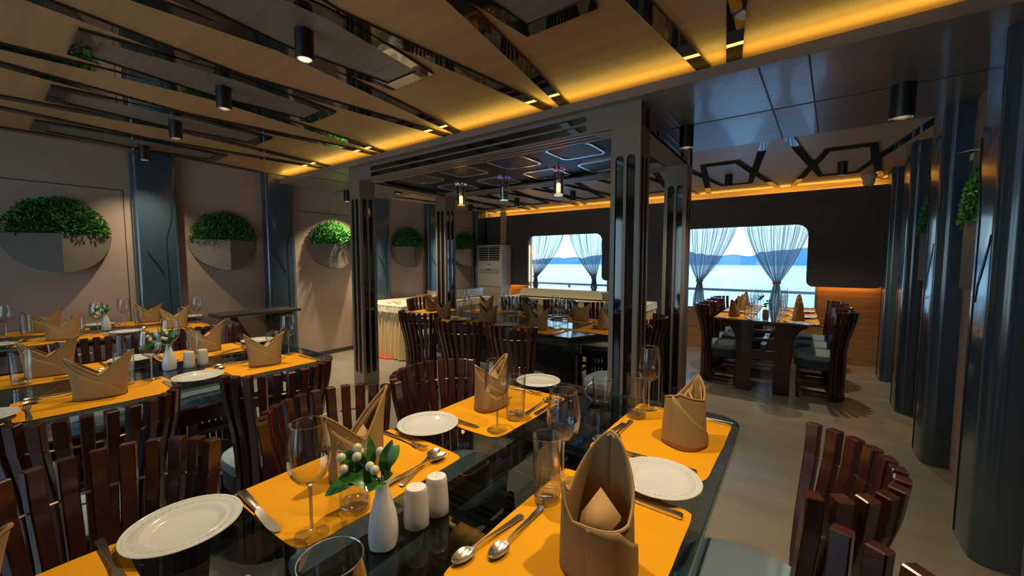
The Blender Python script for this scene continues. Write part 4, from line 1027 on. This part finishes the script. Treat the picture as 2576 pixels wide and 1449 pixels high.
curtain(-1.60, -0.78, -1.28, 'sheer grey curtain tied back at the left of the right window')
curtain(-0.70, 0.13, -0.25, 'sheer grey curtain tied back at the right of the right window', zb=0.70)
for nm, a, b in (('left', -4.55, -2.9), ('right', -1.6, 0.12)):
    rr = tag(MB().tube([(a, 6.905, 1.985), (b, 6.905, 1.985)], 0.011, 10).build('curtain_rod', M['bronze'], None, smooth=True), 'thin curtain rod behind the dark panel over the %s window' % nm, 'curtain rod')

# ------------------------------------------------------------------ air conditioner, buffet, console
ac = thing('air_conditioner', 'tall white floor standing air conditioner in the far left corner', 'air conditioner', (-5.27, 6.62, 0))
part(MB().box((0, 0, 0.87), (0.66, 0.34, 1.74)), 'cabinet', M['acwhite'], ac, bevel=0.015)
rc_ = part(MB().box((0, -0.172, 1.56), (0.54, 0.01, 0.29)), 'outlet_recess', M['acdark'], ac)
lv = MB()
for k in range(6): lv.box((0, -0.180, 1.445+k*0.047), (0.53, 0.022, 0.010))
for k in range(1): lv.box((0, -0.180, 1.56), (0.012, 0.020, 0.28))
part(lv, 'louvres', M['acwhite'], rc_)
cp_ = part(MB().box((0, -0.173, 1.20), (0.50, 0.008, 0.09)), 'control_panel', M['acgrey'], ac)
part(MB().box((0, -0.178, 1.225), (0.13, 0.004, 0.018)), 'badge', M['acdark'], cp_)
part(MB().box((0, -0.172, 1.33), (0.09, 0.004, 0.010)), 'logo_mark', M['acdark'], ac)
part(MB().box((0, -0.171, 0.87), (0.62, 0.004, 0.006)), 'panel_seam', M['acdark'], ac)
part(MB().lathe([(0, 0), (0.012, 0), (0.012, 0.01), (0, 0.01)], 12, c=(-0.24, -0.178, 1.36)), 'sensor', M['acdark'], ac)
tag(MB().box((-5.13, 6.77, 2.10), (0.14, 0.045, 0.70)).build('conduit', M['conduit'], None, bevel=0.006), 'cream conduit rising behind the air conditioner to the ceiling', 'conduit')

def skirt_mesh(mb, x0, y0, x1, y1, zt, amp=0.026, pitch=0.085, flare=0.03):
    """pleated cloth hanging round a rectangle"""
    per = [(x0, y0, x1, y0, 0, -1), (x1, y0, x1, y1, 1, 0), (x1, y1, x0, y1, 0, 1), (x0, y1, x0, y0, -1, 0)]
    pts = []
    for ax, ay, bx, by, nx, ny in per:
        L = math.hypot(bx-ax, by-ay); n = int(L/pitch)*6
        for i in range(n):
            u = i/n; pts.append((ax+(bx-ax)*u, ay+(by-ay)*u, nx, ny, u*L/pitch*2*pi))
    N = len(pts); R = 6; vs = []; fs = []
    for r in range(R+1):
        q = r/R; z = zt - (zt-0.012)*q
        for k, (x, y, nx, ny, ph) in enumerate(pts):
            a = amp*(0.35+0.65*q)*sin(ph+0.5*sin(ph*0.37+q*2)) + flare*q + 0.006*sin(ph*0.5)
            vs.append((x+nx*a, y+ny*a, z))
    for r in range(R):
        for k in range(N): j = (k+1) % N; fs.append((r*N+k, r*N+j, (r+1)*N+j, (r+1)*N+k))
    return mb.add(vs, fs)
def buffet(x0, y0, x1, y1, zt, label):
    t = thing('buffet_table', label, 'buffet table', ((x0+x1)/2, (y0+y1)/2, 0)); cx, cy = t.location.x, t.location.y
    a0, b0, a1, b1 = x0-cx, y0-cy, x1-cx, y1-cy
    part(MB().box((0, 0, zt-0.03), (x1-x0-0.04, y1-y0-0.04, 0.03)), 'tabletop', M['mahogany'], t)
    part(skirt_mesh(MB(), a0+0.01, b0+0.01, a1-0.01, b1-0.01, zt-0.035), 'gold_skirt', M['gold'], t, smooth=True)
    part(skirt_mesh(MB(), a0-0.004, b0-0.004, a1+0.004, b1+0.004, zt-0.002, amp=0.004, pitch=0.09, flare=0.015).prism([(a0, b0), (a1, b0), (a1, b1), (a0, b1)], zt-0.012, zt), 'tablecloth', M['linen'], t)
    # shorten the cloth overhang: squash the lower rows up
    me = CH[t.name][-1].data
    for v in me.vertices:
        if v.co.z < zt-0.02: v.co.z = zt-0.02 - (zt-0.02-v.co.z)*0.10
    return t
buffet(-5.55, 3.53, -4.46, 5.55, 0.765, 'white clothed buffet table with gold pleated skirt behind the left slotted pillar')
buffet(-4.38, 5.66, -1.78, 6.32, 0.765, 'long white clothed buffet table with gold pleated skirt under the left window')
tag(MB().prism([(-5.1, 3.42), (-4.75, 3.44), (-4.62, 3.52), (-4.9, 3.60), (-5.2, 3.55)], 0.0, 0.012).build('red_cloth', M['red'], None), 'red cloth peeking from under the left buffet skirt on the floor', 'cloth')
tag(MB().prism([(-1.72, 6.38), (-1.45, 6.38), (-1.42, 6.60), (-1.70, 6.62)], 0.0, 0.05).build('red_cloth', M['red'], None, bevel=0.01), 'red folded cloth on the floor right of the window buffet', 'cloth')
cb = thing('food_warmer', 'long stainless steel food warmer box standing on the left buffet', 'food warmer', (-4.83, 5.0, 0.766))
part(MB().box((0, 0, 0.075), (0.36, 1.02, 0.13)), 'body', M['inox'], cb, bevel=0.006)
part(MB().box((0, 0, 0.146), (0.38, 1.05, 0.010)), 'lid_rim', M['inox'], cb)
ft = MB()
for a in (-1, 1):
    for b in (-1, 1): ft.box((a*0.15, b*0.46, 0.005), (0.03, 0.03, 0.012))
part(ft, 'feet', M['black'], cb)
cw = thing('serving_counter', 'cream fronted serving counter with glass top on the window buffet', 'serving counter', (-3.27, 6.02, 0.766))
part(MB().prism([(-0.80, 0.02), (0.78, 0.02), (0.78, 0.10), (0.73, 0.155), (-0.74, 0.155), (-0.80, 0.10)], -0.16, -0.15, lambda x, y, z: (x, z, y)), 'front_panel', M['cream'], cw)
part(MB().box((0.03, 0.02, 0.075), (1.70, 0.30, 0.12)), 'well', M['bronze'], cw)
part(MB().box((0.0, 0, 0.166), (1.72, 0.36, 0.008)), 'glass_top', M['pane'], cw)
ft = MB()
for a in (-0.8, 0.8): ft.box((a, 0.0, 0.008), (0.03, 0.30, 0.016))
part(ft, 'feet', M['inox'], cw)
# roll-top chafer frame right of the counter
cf = thing('chafing_dish', 'chrome framed roll top chafing dish at the right end of the window buffet', 'chafing dish', (-2.15, 6.0, 0.766))
fr_ = MB()
for a in (-0.16, -0.08, 0.16): fr_.tube([(a, -0.12, 0), (a, -0.12, 0.20)], 0.010, 8); fr_.tube([(a, 0.12, 0), (a, 0.12, 0.20)], 0.010, 8)
fr_.tube([(-0.17, -0.12, 0.20), (0.18, -0.12, 0.20)], 0.011, 8); fr_.tube([(-0.17, 0.12, 0.20), (0.18, 0.12, 0.20)], 0.011, 8)
part(fr_, 'frame', M['inox'], cf, smooth=True)
part(MB().prism([(0.04+0.13*cos(a*pi/12), 0.06+0.13*sin(a*pi/12)) for a in range(13)], -0.10, 0.10, lambda x, y, z: (x, z, y)), 'lid', M['inox'], cf, smooth=True)
part(MB().box((0.04, 0, 0.045), (0.27, 0.20, 0.03)), 'water_pan', M['inox'], cf)
# crockery on the near end of the left buffet
for k, (x, y) in enumerate(((-4.70, 3.68), (-4.82, 3.74), (-4.95, 3.70), (-4.60, 3.80))):
    o = MB().lathe([(0, 0), (0.03, 0), (0.05, 0.018), (0.062, 0.034), (0.059, 0.034), (0.046, 0.020), (0, 0.006)], 24).build('glass_bowl', M['glass'], None, smooth=True)
    o.location = (x, y, 0.766); tag(o, 'small clear bowl on the near end of the left buffet, ' + ('rightmost but one', 'second from left', 'leftmost', 'rightmost')[k], 'bowl', 'bowls on the left buffet')
sb = thing('bread_basket', 'brown box with a white bowl beside it on the left buffet', 'box', (-4.66, 4.12, 0.766))
part(MB().box((0, 0, 0.06), (0.16, 0.16, 0.12)), 'box', mat('brown_board', (0.16, 0.07, 0.03), 0.6), sb, bevel=0.004)

# console table along the planter wall
cs = thing('console_table', 'black console table with slanted crossed legs against the planter wall', 'console table', (-5.40, 2.08, 0))
part(MB().box((0, 0, 0.775), (0.40, 0.88, 0.03)), 'top', M['bronze_dark'], cs, bevel=0.003)
for sy_ in (-1, 1):
    for dy in (0, 0.13):
        part(MB().ribbon([(0, sy_*0.40-sy_*dy, 0.76), (0, sy_*(-0.02)-sy_*dy*0.8, 0.0)], 0.055, 0.05, lambda k: (0, 1, 0)), 'slanted_leg', M['bronze_dark'], cs)
part(MB().box((-0.02, 0, 0.012), (0.34, 0.40, 0.024)), 'foot_plate', M['bronze_dark'], cs)

# dome camera
dc = thing('dome_camera', 'white dome security camera on the far ceiling near the right corner', 'security camera', (0.66, 6.62, ZF))
part(MB().lathe([(0.0, 0), (0.075, 0), (0.075, -0.03), (0.065, -0.045), (0.06, -0.045)], 28), 'base', M['acwhite'], dc, smooth=True)
part(MB().lathe([(0.062, -0.04), (0.06, -0.085), (0.045, -0.125), (0.022, -0.145), (0.0, -0.15)], 28), 'dome', M['acwhite'], dc, smooth=True)
part(MB().lathe([(0.0, 0.0), (0.022, 0.0), (0.026, 0.01), (0.0, 0.012)], 16, c=(-0.02, -0.035, -0.148)), 'lens', M['black'], dc, smooth=True)
part(MB().tube([(0.07, 0, -0.02), (0.12, 0, -0.06), (0.17, 0, -0.05), (0.19, 0, -0.02)], 0.004, 6), 'cable', M['black'], dc, smooth=True)
# thin rod and tag by the right planters
rd = thing('hanging_rod', 'thin pale rod running between the blue pilasters above the right planter', 'rod', (0.79, 3.60, 2.02))
part(MB().tube([(0.0, 0.42, 0.10), (0.02, 0.0, 0.05), (0.04, -0.28, 0.0)], 0.006, 8), 'rod', M['rod'], rd, smooth=True)
part(MB().box((-0.02, -0.22, -0.03), (0.004, 0.05, 0.035)), 'paper_tag', M['white'], rd)

# ------------------------------------------------------------------ outside: deck, rail, water, shore
wt = struct(MB().box((-2, 460, -1.55), (2600, 900, 0.1)).build('river', M['water'])); wt['kind'] = 'stuff'; tag(wt, 'pale blue river water outside the windows', 'water')
dk = struct(MB().box((-2.4, 7.75, -0.06), (9, 1.4, 0.1)).build('floor_deck', M['deck'], None)); dk.name = 'floor.001'
rl = thing('deck_railing', 'grey handrail running outside both windows', 'railing', (-2.3, 8.3, 0))
part(MB().box((0, 0, 0.865), (8.4, 0.05, 0.045)), 'handrail', M['rail'], rl)
for k in range(1): part(MB().box((0, 0, 0.35+k*0.22), (8.4, 0.03, 0.02)), 'lower_rail', M['rail'], rl)
for k in range(5): part(MB().box((-4.1+k*2.05, 0, 0.43), (0.045, 0.045, 0.86)), 'post', M['rail'], rl)
rnd = random.Random(11); hv = []; hf = []; NX = 260
def hh(x):
    return 9.5 + 3.0*sin(x*0.011+1.0) + 2.2*sin(x*0.031) + 1.2*sin(x*0.083+2) + 0.8*sin(x*0.21) - 0.012*max(0, -x-330)
for i in range(NX+1):
    x = -700+i*1100/NX; top = hh(x) + rnd.uniform(-0.9, 1.3)
    for q in range(5):
        a = q/4; hv.append((x, 345 + 60*a + rnd.uniform(-3, 3), -1.499 + top*sin(a*pi/2)))
for i in range(NX):
    for q in range(4): a = i*5+q; hf.append((a, a+5, a+6, a+1))
hb = len(hv)
for i in range(NX+1): x = -700+i*1100/NX; hv.append((x, 480, -1.499))
for i in range(NX): hf.append((i*5+4, (i+1)*5+4, hb+i+1, hb+i))
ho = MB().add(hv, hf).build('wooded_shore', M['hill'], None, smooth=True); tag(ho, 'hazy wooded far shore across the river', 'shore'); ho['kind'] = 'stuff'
